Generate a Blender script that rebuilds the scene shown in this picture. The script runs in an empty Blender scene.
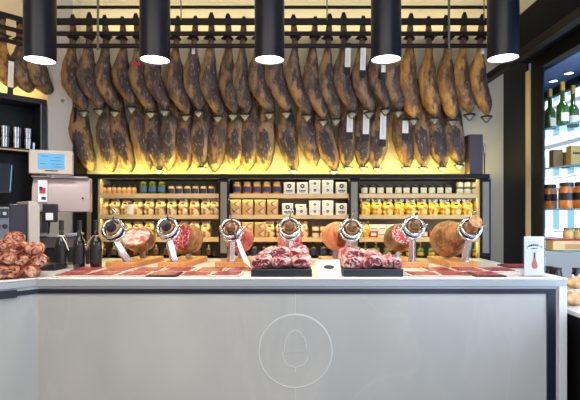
import bpy, bmesh, math, random
from mathutils import Vector, Matrix, noise
PI = math.pi
random.seed(7)
sc = bpy.context.scene
COL = sc.collection
F, VX, HY, EYE = 450.0, 290.0, 215.0, 1.467
CT = 1.05                                    # worktop height
def P(x, y, d): return Vector(((x-VX)/F*d, d, EYE+(HY-y)/F*d))
def PX(x, d): return (x-VX)/F*d
def PZ(y, d): return EYE+(HY-y)/F*d
ORD = ['', 'first', 'second', 'third', 'fourth', 'fifth', 'sixth', 'seventh', 'eighth', 'ninth', 'tenth', 'eleventh', 'twelfth',
       'thirteenth', 'fourteenth', 'fifteenth', 'sixteenth', 'seventeenth', 'eighteenth', 'nineteenth', 'twentieth',
       'twenty-first', 'twenty-second', 'twenty-third', 'twenty-fourth', 'twenty-fifth']

# ------------------------------------------------------------------ materials
def lin(c):
    return tuple(((v/255.0)/12.92 if v/255.0 <= .04045 else (((v/255.0)+.055)/1.055)**2.4) for v in c)
def newmat(name):
    m = bpy.data.materials.new(name); m.use_nodes = True
    nt = m.node_tree
    return m, nt, nt.nodes['Principled BSDF']
def setp(b, **k):
    for n, v in k.items():
        b.inputs[n.replace('_', ' ')].default_value = v
def mat(name, c, rough=.5, metal=0.0, c2=None, scale=8.0, bump=0.0, detail=4.0, lo=.35, hi=.65, stretch=None, coat=0.0, spec=.5):
    m, nt, b = newmat(name)
    b.inputs['Base Color'].default_value = (*lin(c), 1)
    b.inputs['Roughness'].default_value = rough; b.inputs['Metallic'].default_value = metal
    b.inputs['Coat Weight'].default_value = coat; b.inputs['Specular IOR Level'].default_value = spec
    if c2 is not None or bump:
        tc = nt.nodes.new('ShaderNodeTexCoord'); mp = nt.nodes.new('ShaderNodeMapping')
        if stretch: mp.inputs['Scale'].default_value = stretch
        nt.links.new(tc.outputs['Object'], mp.inputs['Vector'])
        nz = nt.nodes.new('ShaderNodeTexNoise'); nz.inputs['Scale'].default_value = scale; nz.inputs['Detail'].default_value = detail
        nt.links.new(mp.outputs['Vector'], nz.inputs['Vector'])
        if c2 is not None:
            cr = nt.nodes.new('ShaderNodeValToRGB')
            cr.color_ramp.elements[0].position = lo; cr.color_ramp.elements[1].position = hi
            cr.color_ramp.elements[0].color = (*lin(c), 1); cr.color_ramp.elements[1].color = (*lin(c2), 1)
            nt.links.new(nz.outputs['Fac'], cr.inputs['Fac']); nt.links.new(cr.outputs['Color'], b.inputs['Base Color'])
        if bump:
            bp = nt.nodes.new('ShaderNodeBump'); bp.inputs['Strength'].default_value = bump; bp.inputs['Distance'].default_value = .01
            nt.links.new(nz.outputs['Fac'], bp.inputs['Height']); nt.links.new(bp.outputs['Normal'], b.inputs['Normal'])
    return m
def emit(name, c, s):
    m, nt, b = newmat(name)
    setp(b, Base_Color=(0, 0, 0, 1), Emission_Color=(*lin(c), 1), Emission_Strength=s, Roughness=.6)
    return m
def clear(name, c=(235, 245, 245), gloss=.12, rough=.03):
    m = bpy.data.materials.new(name); m.use_nodes = True
    nt = m.node_tree; nt.nodes.remove(nt.nodes['Principled BSDF'])
    t = nt.nodes.new('ShaderNodeBsdfTransparent'); t.inputs['Color'].default_value = (*lin(c), 1)
    g = nt.nodes.new('ShaderNodeBsdfGlossy'); g.inputs['Roughness'].default_value = rough
    mx = nt.nodes.new('ShaderNodeMixShader'); mx.inputs['Fac'].default_value = gloss
    nt.links.new(t.outputs[0], mx.inputs[1]); nt.links.new(g.outputs[0], mx.inputs[2])
    nt.links.new(mx.outputs[0], nt.nodes['Material Output'].inputs['Surface'])
    return m
def ham_mat(name, tan, brown, dark, mold, rough=.5, stretch=(1, 1, .38)):
    m, nt, b = newmat(name); N = nt.nodes.new; L = nt.links.new
    tc = N('ShaderNodeTexCoord'); oi = N('ShaderNodeObjectInfo')
    add = N('ShaderNodeVectorMath'); add.operation = 'ADD'
    sc_ = N('ShaderNodeVectorMath'); sc_.operation = 'SCALE'; sc_.inputs[0].default_value = (13, 7, 5)
    st_ = N('ShaderNodeVectorMath'); st_.operation = 'MULTIPLY'; st_.inputs[1].default_value = stretch; L(tc.outputs['Object'], st_.inputs[0])
    L(oi.outputs['Random'], sc_.inputs['Scale']); L(st_.outputs[0], add.inputs[0]); L(sc_.outputs[0], add.inputs[1])
    n1 = N('ShaderNodeTexNoise'); n1.inputs['Scale'].default_value = 9; n1.inputs['Detail'].default_value = 6; n1.inputs['Roughness'].default_value = .65
    n2 = N('ShaderNodeTexNoise'); n2.inputs['Scale'].default_value = 24; n2.inputs['Detail'].default_value = 5
    n3 = N('ShaderNodeTexNoise'); n3.inputs['Scale'].default_value = 60; n3.inputs['Detail'].default_value = 3
    for n in (n1, n2, n3): L(add.outputs[0], n.inputs['Vector'])
    def mix(fac, a, c):
        x = N('ShaderNodeMix'); x.data_type = 'RGBA'
        L(fac, x.inputs['Factor'])
        for s, v in ((x.inputs['A'], a), (x.inputs['B'], c)):
            if isinstance(v, tuple): s.default_value = (*lin(v), 1)
            else: L(v, s)
        return x.outputs['Result']
    def ramp(sock, lo, hi):
        r = N('ShaderNodeMapRange'); r.interpolation_type = 'SMOOTHSTEP'
        r.inputs['From Min'].default_value = lo; r.inputs['From Max'].default_value = hi; L(sock, r.inputs['Value']); return r.outputs['Result']
    skin = mix(ramp(n1.outputs['Fac'], .40, .60), tan, brown)
    at = N('ShaderNodeAttribute'); at.attribute_name = 'meat'
    am = N('ShaderNodeMath'); am.operation = 'ADD'; L(at.outputs['Fac'], am.inputs[0])
    nn = N('ShaderNodeMath'); nn.operation = 'MULTIPLY_ADD'; L(n2.outputs['Fac'], nn.inputs[0]); nn.inputs[1].default_value = 2.0; nn.inputs[2].default_value = -1.0
    L(nn.outputs[0], am.inputs[1])
    c = mix(ramp(am.outputs[0], .22, .74), skin, dark)
    c = mix(ramp(n3.outputs['Fac'], .54, .80), c, mold)
    L(c, b.inputs['Base Color'])
    b.inputs['Roughness'].default_value = rough; b.inputs['Specular IOR Level'].default_value = .4
    bp = N('ShaderNodeBump'); bp.inputs['Strength'].default_value = 1.0; bp.inputs['Distance'].default_value = .02
    L(n2.outputs['Fac'], bp.inputs['Height']); L(bp.outputs['Normal'], b.inputs['Normal'])
    return m
def meat_mat(name, red, fat, scale=18, lo=.48, hi=.56, rough=.35, dist=2.5):
    m, nt, b = newmat(name); N = nt.nodes.new; L = nt.links.new
    tc = N('ShaderNodeTexCoord'); nz = N('ShaderNodeTexNoise'); nz.inputs['Scale'].default_value = scale; nz.inputs['Detail'].default_value = 3
    nz.inputs['Distortion'].default_value = dist
    oi = N('ShaderNodeObjectInfo'); add = N('ShaderNodeVectorMath'); add.operation = 'ADD'
    L(tc.outputs['Object'], add.inputs[0]); L(oi.outputs['Random'], add.inputs[1]); L(add.outputs[0], nz.inputs['Vector'])
    cr = N('ShaderNodeValToRGB'); e = cr.color_ramp.elements
    e[0].position = lo; e[0].color = (*lin(red), 1); e[1].position = hi; e[1].color = (*lin(fat), 1)
    x = e.new(lo*.6); x.color = (*[v*.45 for v in lin(red)], 1)
    L(nz.outputs['Fac'], cr.inputs['Fac']); L(cr.outputs['Color'], b.inputs['Base Color']); b.inputs['Roughness'].default_value = rough
    bp = N('ShaderNodeBump'); bp.inputs['Strength'].default_value = .4; bp.inputs['Distance'].default_value = .01
    L(nz.outputs['Fac'], bp.inputs['Height']); L(bp.outputs['Normal'], b.inputs['Normal'])
    return m
def marble_mat(name, c, vein, cloud, rough=.25):
    m, nt, b = newmat(name); N = nt.nodes.new; L = nt.links.new
    tc = N('ShaderNodeTexCoord')
    mp = N('ShaderNodeMapping'); mp.inputs['Rotation'].default_value = (0, .5, 0); mp.inputs['Scale'].default_value = (1, 1, .45)
    L(tc.outputs['Object'], mp.inputs['Vector'])
    n0 = N('ShaderNodeTexNoise'); n0.inputs['Scale'].default_value = 1.3; n0.inputs['Detail'].default_value = 5; L(mp.outputs[0], n0.inputs['Vector'])
    n1 = N('ShaderNodeTexNoise'); n1.inputs['Scale'].default_value = 1.1; n1.inputs['Detail'].default_value = 8; n1.inputs['Distortion'].default_value = .8
    L(mp.outputs[0], n1.inputs['Vector'])
    sub = N('ShaderNodeMath'); sub.operation = 'SUBTRACT'; sub.inputs[1].default_value = .5; L(n1.outputs['Fac'], sub.inputs[0])
    ab = N('ShaderNodeMath'); ab.operation = 'ABSOLUTE'; L(sub.outputs[0], ab.inputs[0])
    r = N('ShaderNodeMapRange'); r.inputs['From Max'].default_value = .014; r.inputs['To Min'].default_value = .2; r.inputs['To Max'].default_value = 0; L(ab.outputs[0], r.inputs['Value'])
    cr = N('ShaderNodeValToRGB'); cr.color_ramp.elements[0].position = .38; cr.color_ramp.elements[1].position = .62
    cr.color_ramp.elements[0].color = (*lin(cloud), 1); cr.color_ramp.elements[1].color = (*lin(c), 1); L(n0.outputs['Fac'], cr.inputs['Fac'])
    x = N('ShaderNodeMix'); x.data_type = 'RGBA'; L(r.outputs['Result'], x.inputs['Factor']); L(cr.outputs['Color'], x.inputs['A']); x.inputs['B'].default_value = (*lin(vein), 1)
    L(x.outputs['Result'], b.inputs['Base Color']); b.inputs['Roughness'].default_value = rough
    return m

M = {}
M['wall'] = mat('cream plaster', (224, 216, 196), .8, c2=(216, 208, 188), scale=3)
M['wall_white'] = mat('white plaster', (205, 202, 200), .8)
M['ceiling'] = mat('white ceiling', (205, 202, 198), .9)
M['floor'] = mat('grey floor', (120, 116, 110), .5, c2=(105, 102, 98), scale=2)
M['black_panel'] = mat('black lacquered panel', (13, 12, 16), .45, c2=(18, 16, 20), scale=2, spec=.3)
M['navy'] = mat('dark navy lacquer', (27, 30, 46), .4)
M['beige'] = mat('beige strip', (206, 194, 158), .6)
M['lamp_black'] = mat('black lamp enamel', (13, 17, 30), .36, spec=.35)
M['beam'] = mat('dark beam paint', (9, 13, 30), .6, spec=.12)
M['lamp_glow'] = emit('lamp glow', (255, 252, 244), 6)
M['rail'] = mat('dark steel rail', (18, 17, 24), .5, spec=.3)
M['rod'] = mat('grey steel rod', (118, 114, 110), .5, .3)
M['marble'] = marble_mat('pale marble', (204, 201, 193), (214, 211, 200), (188, 188, 182))
M['slab'] = marble_mat('white worktop', (232, 229, 226), (205, 204, 202), (225, 222, 218), .2)
M['relief'] = marble_mat('polished marble inlay', (214, 213, 208), (186, 186, 182), (220, 219, 214))
M['relief_line'] = mat('engraved marble line', (226, 225, 220), .4)
M['pine'] = mat('pale pine board', (228, 200, 146), .5, c2=(214, 182, 124), scale=6, stretch=(1, 8, 30))
M['shelfback'] = mat('taupe painted back panel', (136, 118, 92), .6)
M['shelf_dark'] = mat('dark shelf frame', (13, 13, 17), .55, spec=.25)
M['grey_inset'] = mat('grey inset panel', (128, 124, 112), .5)
M['bluesteel'] = mat('dark blue steel band', (60, 68, 84), .25, .8)
M['board'] = mat('beech board', (212, 150, 88), .45, c2=(190, 124, 66), scale=5, stretch=(14, 2, 14))
M['chrome'] = mat('chrome', (215, 218, 224), .12, 1.0)
M['steel'] = mat('brushed steel', (180, 182, 186), .3, 1.0)
M['ham'] = ham_mat('cured ham rind', (162, 126, 86), (88, 72, 64), (64, 50, 52), (150, 136, 120))
M['ham_orange'] = ham_mat('golden ham rind', (206, 152, 78), (130, 92, 56), (74, 52, 46), (168, 140, 104))
M['ham_dark'] = ham_mat('dark ham rind', (150, 110, 70), (78, 64, 58), (56, 44, 48), (140, 126, 112))
M['foot'] = mat('dried ham shank', (88, 58, 40), .7, c2=(150, 112, 70), scale=30, bump=.5)
M['hoof'] = mat('black hoof', (18, 15, 16), .4)
M['cord'] = mat('dark hanging cord', (30, 26, 28), .8)
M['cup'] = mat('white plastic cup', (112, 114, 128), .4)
M['cup_rim'] = mat('black cup rim', (18, 18, 22), .4)
M['paper'] = mat('white paper', (236, 232, 228), .7)
M['paper_grey'] = mat('grey paper strip', (190, 190, 195), .7)
M['ink'] = mat('black ink', (24, 22, 24), .6)
M['red_ink'] = mat('red tag', (190, 24, 48), .5)
M['pinkfat'] = ham_mat('trimmed ham fat', (232, 166, 120), (222, 140, 100), (190, 84, 80), (244, 204, 176), .4)
M['pinkmeat'] = ham_mat('rosy ham meat', (214, 120, 104), (196, 84, 84), (150, 40, 54), (240, 190, 170), .4)
M['brownham'] = ham_mat('brown ham rind', (186, 134, 84), (116, 76, 48), (96, 60, 44), (214, 170, 120), .4)
M['cutmeat'] = meat_mat('cut ham meat', (176, 42, 56), (240, 196, 186), 22, .50, .62)
M['pinkslab'] = meat_mat('pale ham slab', (214, 96, 100), (244, 206, 186), 9, .40, .56)
M['cutbrown'] = meat_mat('dark cut ham', (134, 56, 34), (196, 110, 62), 14, .50, .7)
M['steak'] = meat_mat('raw marbled meat', (122, 20, 36), (232, 186, 182), 15, .50, .62, .35, 3.2)
M['fat'] = mat('white fat', (230, 188, 176), .4, c2=(170, 66, 76), scale=22, lo=.42, hi=.6)
M['slices'] = meat_mat('sliced ham', (132, 20, 34), (214, 126, 120), 24, .50, .70, .3)
M['packedge'] = mat('gold backing card', (220, 196, 180), .4)
M['packdark'] = mat('dark backing card', (46, 36, 40), .4)
M['tray'] = mat('black slate tray', (32, 32, 38), .5, c2=(44, 44, 50), scale=20)
M['wine'] = mat('dark wine glass', (14, 15, 16), .08, coat=.4)
M['winelabel'] = mat('dark wine label', (60, 28, 30), .5, c2=(92, 66, 50), scale=40)
M['winedark'] = mat('near black wine label', (26, 22, 22), .4, c2=(70, 54, 40), scale=60, lo=.58, hi=.75)
M['foil'] = mat('black foil', (22, 18, 20), .35)
M['goldfoil'] = mat('gold foil', (196, 160, 70), .35, .6)
M['green_glass'] = mat('green bottle glass', (44, 92, 28), .1, coat=.4)
M['olive_glass'] = mat('olive green jar', (44, 62, 22), .15, c2=(74, 88, 30), scale=30)
M['amber'] = mat('amber jar filling', (196, 140, 72), .15, c2=(170, 110, 52), scale=25, coat=.3)
M['amber_deep'] = mat('deep amber filling', (206, 132, 60), .15, c2=(178, 96, 38), scale=15, coat=.3)
M['bluelabel'] = mat('dark blue label', (38, 46, 92), .5)
M['brightblue'] = mat('blue label', (62, 98, 150), .5)
M['orange_label'] = mat('orange label', (206, 142, 86), .5)
M['sauce'] = mat('pale sauce jar', (216, 178, 110), .2, coat=.3)
M['blackjar'] = mat('black jar', (22, 20, 22), .15, coat=.3)
M['cream_label'] = mat('cream label', (206, 204, 180), .6)
M['whitebox'] = mat('white card box', (224, 222, 214), .6)
M['tanbox'] = mat('tan card box', (190, 156, 96), .55)
M['pinktri'] = mat('pink print', (232, 180, 160), .6)
M['biscuit'] = mat('biscuits in clear bag', (150, 102, 50), .3, c2=(238, 212, 156), scale=24, bump=.8, coat=.4, lo=.42, hi=.58)
M['pasta'] = mat('yellow pasta in clear bag', (190, 134, 20), .3, c2=(244, 210, 84), scale=24, bump=.8, coat=.4, lo=.42, hi=.58)
M['bagtop'] = clear('clear bag neck', (240, 228, 200), .25, .2)
M['darklid'] = mat('dark lid', (40, 34, 36), .35)
M['greenlid'] = mat('olive lid', (120, 136, 40), .4)
M['goldlid'] = mat('brass lid', (150, 132, 96), .4, .4)
M['glass'] = clear('clear glass', (250, 253, 254), .05)
M['glass_shelf'] = clear('glass shelf', (222, 242, 248), .15)
M['glass_edge'] = mat('glass edge', (150, 205, 225), .2)
M['acrylic'] = clear('clear acrylic', (250, 251, 252), .03)
M['scale_body'] = mat('pale scale plastic', (158, 143, 143), .45)
M['scale_light'] = mat('cream scale plastic', (184, 175, 166), .45)
M['screen_blue'] = emit('lit blue screen', (110, 190, 240), 1.0)
M['screen_dark'] = emit('dark monitor screen', (24, 40, 62), .6)
M['screen_ink'] = mat('screen figures', (40, 90, 150), .6)
M['machine'] = mat('grey machine body', (112, 116, 124), .4)
M['machine_dark'] = mat('dark machine panel', (40, 32, 38), .3)
M['plastic_black'] = mat('black plastic', (22, 22, 28), .4)
M['wrap'] = meat_mat('wrapped cured meat', (118, 46, 32), (236, 178, 144), 20, .42, .64, .22, 1.6)
M['wrap_paper'] = mat('crinkled clear wrap', (224, 186, 160), .3, c2=(196, 110, 88), scale=40, bump=.6)
M['wrapclear'] = clear('clear film', (244, 220, 206), .25, .25)
M['bread'] = mat('crusty bread', (186, 122, 62), .6, c2=(226, 190, 140), scale=18, bump=.5)
M['slab_shaded'] = mat('shade-toned slab edge', (178, 182, 184), .3)  # same slab as the worktop; shade on its front is put into this grey
M['post'] = mat('polished post', (228, 212, 210), .22, .85)
M['facade'] = mat('pale stone facade', (226, 230, 234), .8)
M['facade_trim'] = mat('white stone trim', (236, 238, 240), .8)
M['pane'] = mat('blue window pane', (116, 164, 194), .3)
M['street'] = mat('grey street', (120, 124, 130), .8)
M['bark'] = mat('tree bark', (120, 110, 96), .9, c2=(84, 78, 72), scale=6, bump=.5)
M['greenleaf'] = mat('green leaves', (70, 96, 60), .7)
M['case_ceiling'] = mat('blue grey case ceiling', (96, 128, 182), .4)
M['down_glow'] = emit('downlight glow', (235, 245, 255), 5)
M['led'] = emit('warm led strip', (255, 214, 110), 6)
M['brown_box'] = mat('brown card box', (140, 110, 66), .6, c2=(120, 92, 54), scale=10)
M['gold_box'] = mat('gold card box', (196, 164, 92), .5)
M['purple_box'] = mat('dark plum box', (62, 46, 54), .5)
M['red_card'] = mat('red card', (196, 30, 52), .5)
M['hamprint'] = mat('printed ham', (196, 110, 90), .6)
M['socket'] = mat('white socket plate', (214, 212, 208), .5)

# ------------------------------------------------------------------ mesh helpers
class MB:
    def __init__(s): s.bm = bmesh.new()
    def box(s, x0, x1, y0, y1, z0, z1, T=None):
        v = [s.bm.verts.new((T @ Vector(p)) if T else p) for p in ((x0,y0,z0),(x1,y0,z0),(x1,y1,z0),(x0,y1,z0),(x0,y0,z1),(x1,y0,z1),(x1,y1,z1),(x0,y1,z1))]
        for f in ((0,3,2,1),(4,5,6,7),(0,1,5,4),(1,2,6,5),(2,3,7,6),(3,0,4,7)): s.bm.faces.new([v[i] for i in f])
        return s
    def rings(s, rings, cap=True, closed=False):
        R = [[s.bm.verts.new(p) for p in r] for r in rings]
        n = len(R[0]); k = len(R)
        for i in range(k if closed else k-1):
            a, b = R[i], R[(i+1) % k]
            for j in range(n): s.bm.faces.new((a[j], a[(j+1) % n], b[(j+1) % n], b[j]))
        if cap and not closed:
            s.bm.faces.new(R[0][::-1]); s.bm.faces.new(R[-1])
        return R
    def lathe(s, prof, n=20, T=None, cap=True):
        T = T or Matrix()
        s.rings([[T @ Vector((r*math.cos(2*PI*j/n), r*math.sin(2*PI*j/n), z)) for j in range(n)] for r, z in prof], cap)
        return s
    def tube(s, pts, rad, n=10, cap=True):
        pts = [Vector(p) for p in pts]
        rad = rad if isinstance(rad, (list, tuple)) else [rad]*len(pts)
        rr = []
        up = None
        for i, p in enumerate(pts):
            t = (pts[min(i+1, len(pts)-1)]-pts[max(i-1, 0)]).normalized()
            if up is None: up = Vector((0, 0, 1)) if abs(t.z) < .9 else Vector((1, 0, 0))
            a = (up - t*up.dot(t)).normalized(); b = t.cross(a); up = a
            rr.append([p+(a*math.cos(2*PI*j/n)+b*math.sin(2*PI*j/n))*rad[i] for j in range(n)])
        s.rings(rr, cap); return s
    def torus(s, R, r, T=None, n=28, m=10):
        T = T or Matrix()
        s.rings([[T @ Vector(((R+r*math.cos(2*PI*j/m))*math.cos(2*PI*i/n), (R+r*math.cos(2*PI*j/m))*math.sin(2*PI*i/n), r*math.sin(2*PI*j/m))) for j in range(m)] for i in range(n)], False, True)
        return s
    def prism(s, poly, z0, z1, T=None):
        T = T or Matrix()
        a = [s.bm.verts.new(T @ Vector((x, y, z0))) for x, y in poly]; b = [s.bm.verts.new(T @ Vector((x, y, z1))) for x, y in poly]
        n = len(poly)
        s.bm.faces.new(a[::-1]); s.bm.faces.new(b)
        for i in range(n): s.bm.faces.new((a[i], a[(i+1) % n], b[(i+1) % n], b[i]))
        return s
    def build(s, name, m, parent=None, bevel=0.0, smooth=True, loc=None, rz=0.0, subsurf=0):
        me = bpy.data.meshes.new(name)
        bmesh.ops.recalc_face_normals(s.bm, faces=s.bm.faces)
        s.bm.to_mesh(me); s.bm.free()
        o = bpy.data.objects.new(name, me); COL.objects.link(o)
        me.materials.append(m if not isinstance(m, str) else M[m])
        if parent: o.parent = parent
        if loc is not None: o.location = loc
        if rz: o.rotation_euler.z = rz
        if bevel:
            bv = o.modifiers.new('bevel', 'BEVEL'); bv.width = bevel; bv.segments = 2; bv.limit_method = 'ANGLE'
        if subsurf:
            ss = o.modifiers.new('sub', 'SUBSURF'); ss.levels = subsurf; ss.render_levels = subsurf
        if smooth:
            for p in me.polygons: p.use_smooth = True
            try: me.set_sharp_from_angle(angle=math.radians(40))
            except Exception: pass
        return o
def tag(o, label, cat, group=None, kind=None):
    if label: o['label'] = label
    if cat: o['category'] = cat
    if group: o['group'] = group
    if kind: o['kind'] = kind
    return o
def thing(name, label, cat, loc=(0, 0, 0), rz=0.0, group=None):
    o = bpy.data.objects.new(name, None); COL.objects.link(o); o.empty_display_size = .05
    o.location = loc; o.rotation_euler.z = rz
    return tag(o, label, cat, group)
def struct(name, mb, m, **k):
    o = mb.build(name, m, **k); o['kind'] = 'structure'; return o
def dup(root, loc, label=None, group=None, rz=None, scale=None):
    r = root.copy(); COL.objects.link(r); r.location = loc
    if label: r['label'] = label
    if group: r['group'] = group
    if rz is not None: r.rotation_euler.z = rz
    if scale is not None: r.scale = scale
    for ch in list(root.children):
        c = ch.copy(); COL.objects.link(c); c.parent = r
        for g in list(ch.children):
            d = g.copy(); COL.objects.link(d); d.parent = c
    return r
class Kind:                                  # first call places the prototype itself, later calls copy it
    def __init__(s, root): s.root = root; s.used = False
    def put(s, loc, label, group=None, rz=0.0, scale=None):
        if not s.used:
            s.used = True; r = s.root; r.location = loc; r.rotation_euler.z = rz
            if scale is not None: r.scale = scale
            r['label'] = label
            if group: r['group'] = group
            return r
        return dup(s.root, loc, label, group, rz, scale or (1, 1, 1))
def text(name, items, m, parent, loc=(0, 0, 0)):
    """items: (string, size, location, rotation); all of them become ONE lettering mesh."""
    bm = bmesh.new()
    for body, size, l_, r_ in items:
        cu = bpy.data.curves.new(name, 'FONT'); cu.body = body; cu.size = size; cu.extrude = .0006; cu.offset = size*.035; cu.align_x = 'CENTER'; cu.align_y = 'CENTER'
        o = bpy.data.objects.new(name, cu); COL.objects.link(o)
        dg = bpy.context.evaluated_depsgraph_get(); me = bpy.data.meshes.new_from_object(o.evaluated_get(dg))
        me.transform(Matrix.LocRotScale(Vector(l_), __import__('mathutils').Euler(r_), None)); bm.from_mesh(me)
        bpy.data.objects.remove(o); bpy.data.curves.remove(cu); bpy.data.meshes.remove(me)
    me = bpy.data.meshes.new(name); bm.to_mesh(me); bm.free(); me.materials.append(M[m])
    o = bpy.data.objects.new(name, me); COL.objects.link(o); o.parent = parent; o.location = loc
    return o
FACE = (PI/2, 0, 0)                          # text upright, facing the viewer side
def interp(tab, t):
    for (a, va), (b, vb) in zip(tab, tab[1:]):
        if t <= b:
            k = (t-a)/(b-a); k = k*k*(3-2*k)*.5+k*.5
            return va+(vb-va)*k
    return tab[-1][1]

# ------------------------------------------------------------------ the room
C45 = Matrix.Translation((-2.43, 4.5, 0)) @ Matrix.Rotation(PI/4, 4, 'Z')     # local x runs along the angled wall, y into it
WALLY = 4.66
struct('floor', MB().box(-6, 2.75, -3.2, 7, -.1, 0), 'floor', smooth=False)
struct('ceiling', MB().box(-6, 2.9, -3.2, 7, 3.66, 3.8), 'ceiling', smooth=False)
struct('wall_back', MB().box(-2.45, 2.22, WALLY, WALLY+.12, 0, 3.66), 'wall', smooth=False)
b = MB().box(-2.42, PX(72.5, 4.5), 4.5, WALLY-.002, 0, 3.66)
struct('wall_pier', b, 'wall_white', smooth=False)
struct('wall_left', MB().box(-2.2, .5, .34, .46, 0, 3.66, C45), 'wall', smooth=False)
struct('wall_side', MB().box(-4.2, -4.05, -3.2, 3.2, 0, 3.66), 'wall_white', smooth=False)
struct('wall_front', MB().box(-4.05, -.6, -3.2, -3.05, 0, 3.66), 'wall_white', smooth=False)
# right side: black panelled wall, beige gap, window frame
XW = 2.21
dF = 3.93
b = MB().box(XW, XW+.02, 4.20, 4.66, 0, 3.66); struct('wall_right', b, 'black_panel', smooth=False)
struct('trim_1', MB().box(XW-.012, XW+.02, 4.121, 4.199, 1.05, 2.80), 'beige', smooth=False)
struct('trim_2', MB().box(XW-.006, XW+.012, dF, 4.12, 0, 2.87), 'black_panel', bevel=.004)
struct('trim_3', MB().box(XW-.02, XW+.03, 1.2, dF, 2.76, 2.87), 'black_panel', bevel=.004)
b = MB().box(2.02, XW+.5, .6, 4.20, 2.88, 3.23); struct('beam', b, 'beam', bevel=.006)
struct('trim_4', MB().box(1.96, 2.03, .6, 4.64, 2.81, 2.879), 'black_panel', bevel=.004)
struct('wall_right_upper', MB().box(2.10, XW+.12, .6, 4.20, 3.23, 3.66), 'wall_white', smooth=False)
struct('wall_right_near', MB().box(XW, XW+.12, -3.2, 1.2, 0, 3.66), 'wall_white', smooth=False)
# display window bay
XO = 2.70
struct('window_bay_ceiling', MB().box(XW+.1, XO+.05, 1.2, 4.9, 2.77, 2.86), 'case_ceiling', smooth=False)
struct('window_bay_end', MB().box(XW+.02, XO+.06, 4.95, 5.02, 0, 3.66), 'wall_white', smooth=False)
w = MB(); w.box(XO, XO+.06, 1.2, 4.95, 2.69, 2.77); w.box(XO, XO+.06, 1.2, 4.95, .74, .82); w.box(XO, XO+.06, 4.87, 4.95, .82, 2.69)
wf = struct('window_1', w, 'black_panel', bevel=.004)
gl = MB().box(XO+.025, XO+.033, 1.2, 4.87, .82, 2.69).build('pane', 'glass', wf)
for i, (x, y) in enumerate(((553.5, 80.6), (569, 72.7))):
    d = 1.303*F/(HY-y)
    t = thing('downlight', 'small round ceiling downlight above the %s' % ('first green bottle, deeper in the window' if i == 0 else 'window shelf, the nearer of two'), 'ceiling light', (PX(x, d), d, 2.77), 0, 'downlights in the display window')
    MB().torus(.045, .008, Matrix.Translation((0, 0, -.004))).build('bezel', 'chrome', t)
    MB().lathe([(.042, -.004), (.042, -.001)], 20).build('diffuser', 'down_glow', t)

# street outside
struct('street', MB().box(2.76, 60, -5, 60, -.3, -.2), 'street', smooth=False)
bt = thing('building', 'pale stone building with blue windows across the street', 'building', (20, 34, -.2))
MB().box(0, 6, -16, 16, 0, 16).build('wall', 'facade', bt, smooth=False)
for r, z in enumerate((.6, 4.6, 7.6, 10.2)):
    for k in range(-5, 10):
        y = k*1.75-.4
        h = 2.4 if r == 0 else 1.75
        f = MB().box(-.12, .02, y-.6, y+.6, z-.12, z+h+.25).build('window', 'facade_trim', bt, smooth=False)
        mb = MB(); pts = [(-.38, 0), (.38, 0), (.38, h-.35)]+[(.38*math.cos(a), h-.35+.3*math.sin(a)) for a in [PI*j/8 for j in range(1, 8)]]+[(-.38, h-.35)]
        T = Matrix.Translation((-.125, y, z)) @ Matrix(((0, 0, 1, 0), (1, 0, 0, 0), (0, 1, 0, 0), (0, 0, 0, 1)))
        mb.prism(pts, -.02, .02, T).build('pane', 'pane', f, smooth=False)
for z in (3.7, 7.0, 9.8): MB().box(-.3, 0, -16, 16, z, z+.3).build('cornice', 'facade_trim', bt, smooth=False)
# ------------------------------------------------------------------ counter
XL, XR, DF = -1.689, 1.841, 2.98
bk = 4.34
poly = [(XL, DF), (XR, DF), (XR, bk), (-2.18, bk), (-2.44, 4.48), (-3.2, 3.6), (XL-.75, DF-.75)]
def inset(p, e): return [(XL+e*.41, DF+e), (XR-e, DF+e), (XR-e, bk), (-2.18, bk), (-2.44, 4.48), (-3.2, 3.6), (XL-.75-e*.3, DF-.75+e*1.1)]
cn = thing('shop_counter', 'long pale marble shop counter with dark inlaid border and round emblem', 'counter', (0, 3.4, 0))
def cpart(name, mb, m, **k):
    o = mb.build(name, m, cn, **k); o.location = (0, -3.4, 0); return o
cpart('worktop', MB().prism(poly, CT-.014, CT), 'slab', bevel=.005)
cpart('worktop_edge', MB().prism(inset(poly, .004), CT-.058, CT-.0141), 'slab_shaded', bevel=.004)
cpart('body', MB().prism(inset(poly, .022), 0, CT-.055), 'marble', smooth=False)
fy = DF+.022
zt0, zt1 = PZ(294, DF), PZ(289.3, DF)
cpart('top_border', MB().box(XL+.005, PX(557, DF), fy-.012, fy+.01, zt0, zt1), 'navy', bevel=.002)
cpart('side_border', MB().box(PX(548.3, DF), PX(557, DF), fy-.0119, fy+.01, .04, zt0), 'navy', bevel=.002)
cpart('end_pilaster', MB().box(PX(559.5, DF), XR-.002, fy-.018, fy+.01, 0, CT-.056), 'slab', bevel=.004)
Tw = Matrix.Translation((XL+.009, fy, 0)) @ Matrix.Rotation(PI/4, 4, 'Z')
cpart('wing_border', MB().box(-1.0, .0, -.012, .01, zt0, zt1, Tw), 'navy', bevel=.002)
cpart('wing_plate', MB().box(-.24, -.128, -.022, -.012, zt0-.008, zt1+.012, Tw), 'tray', bevel=.002)
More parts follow.
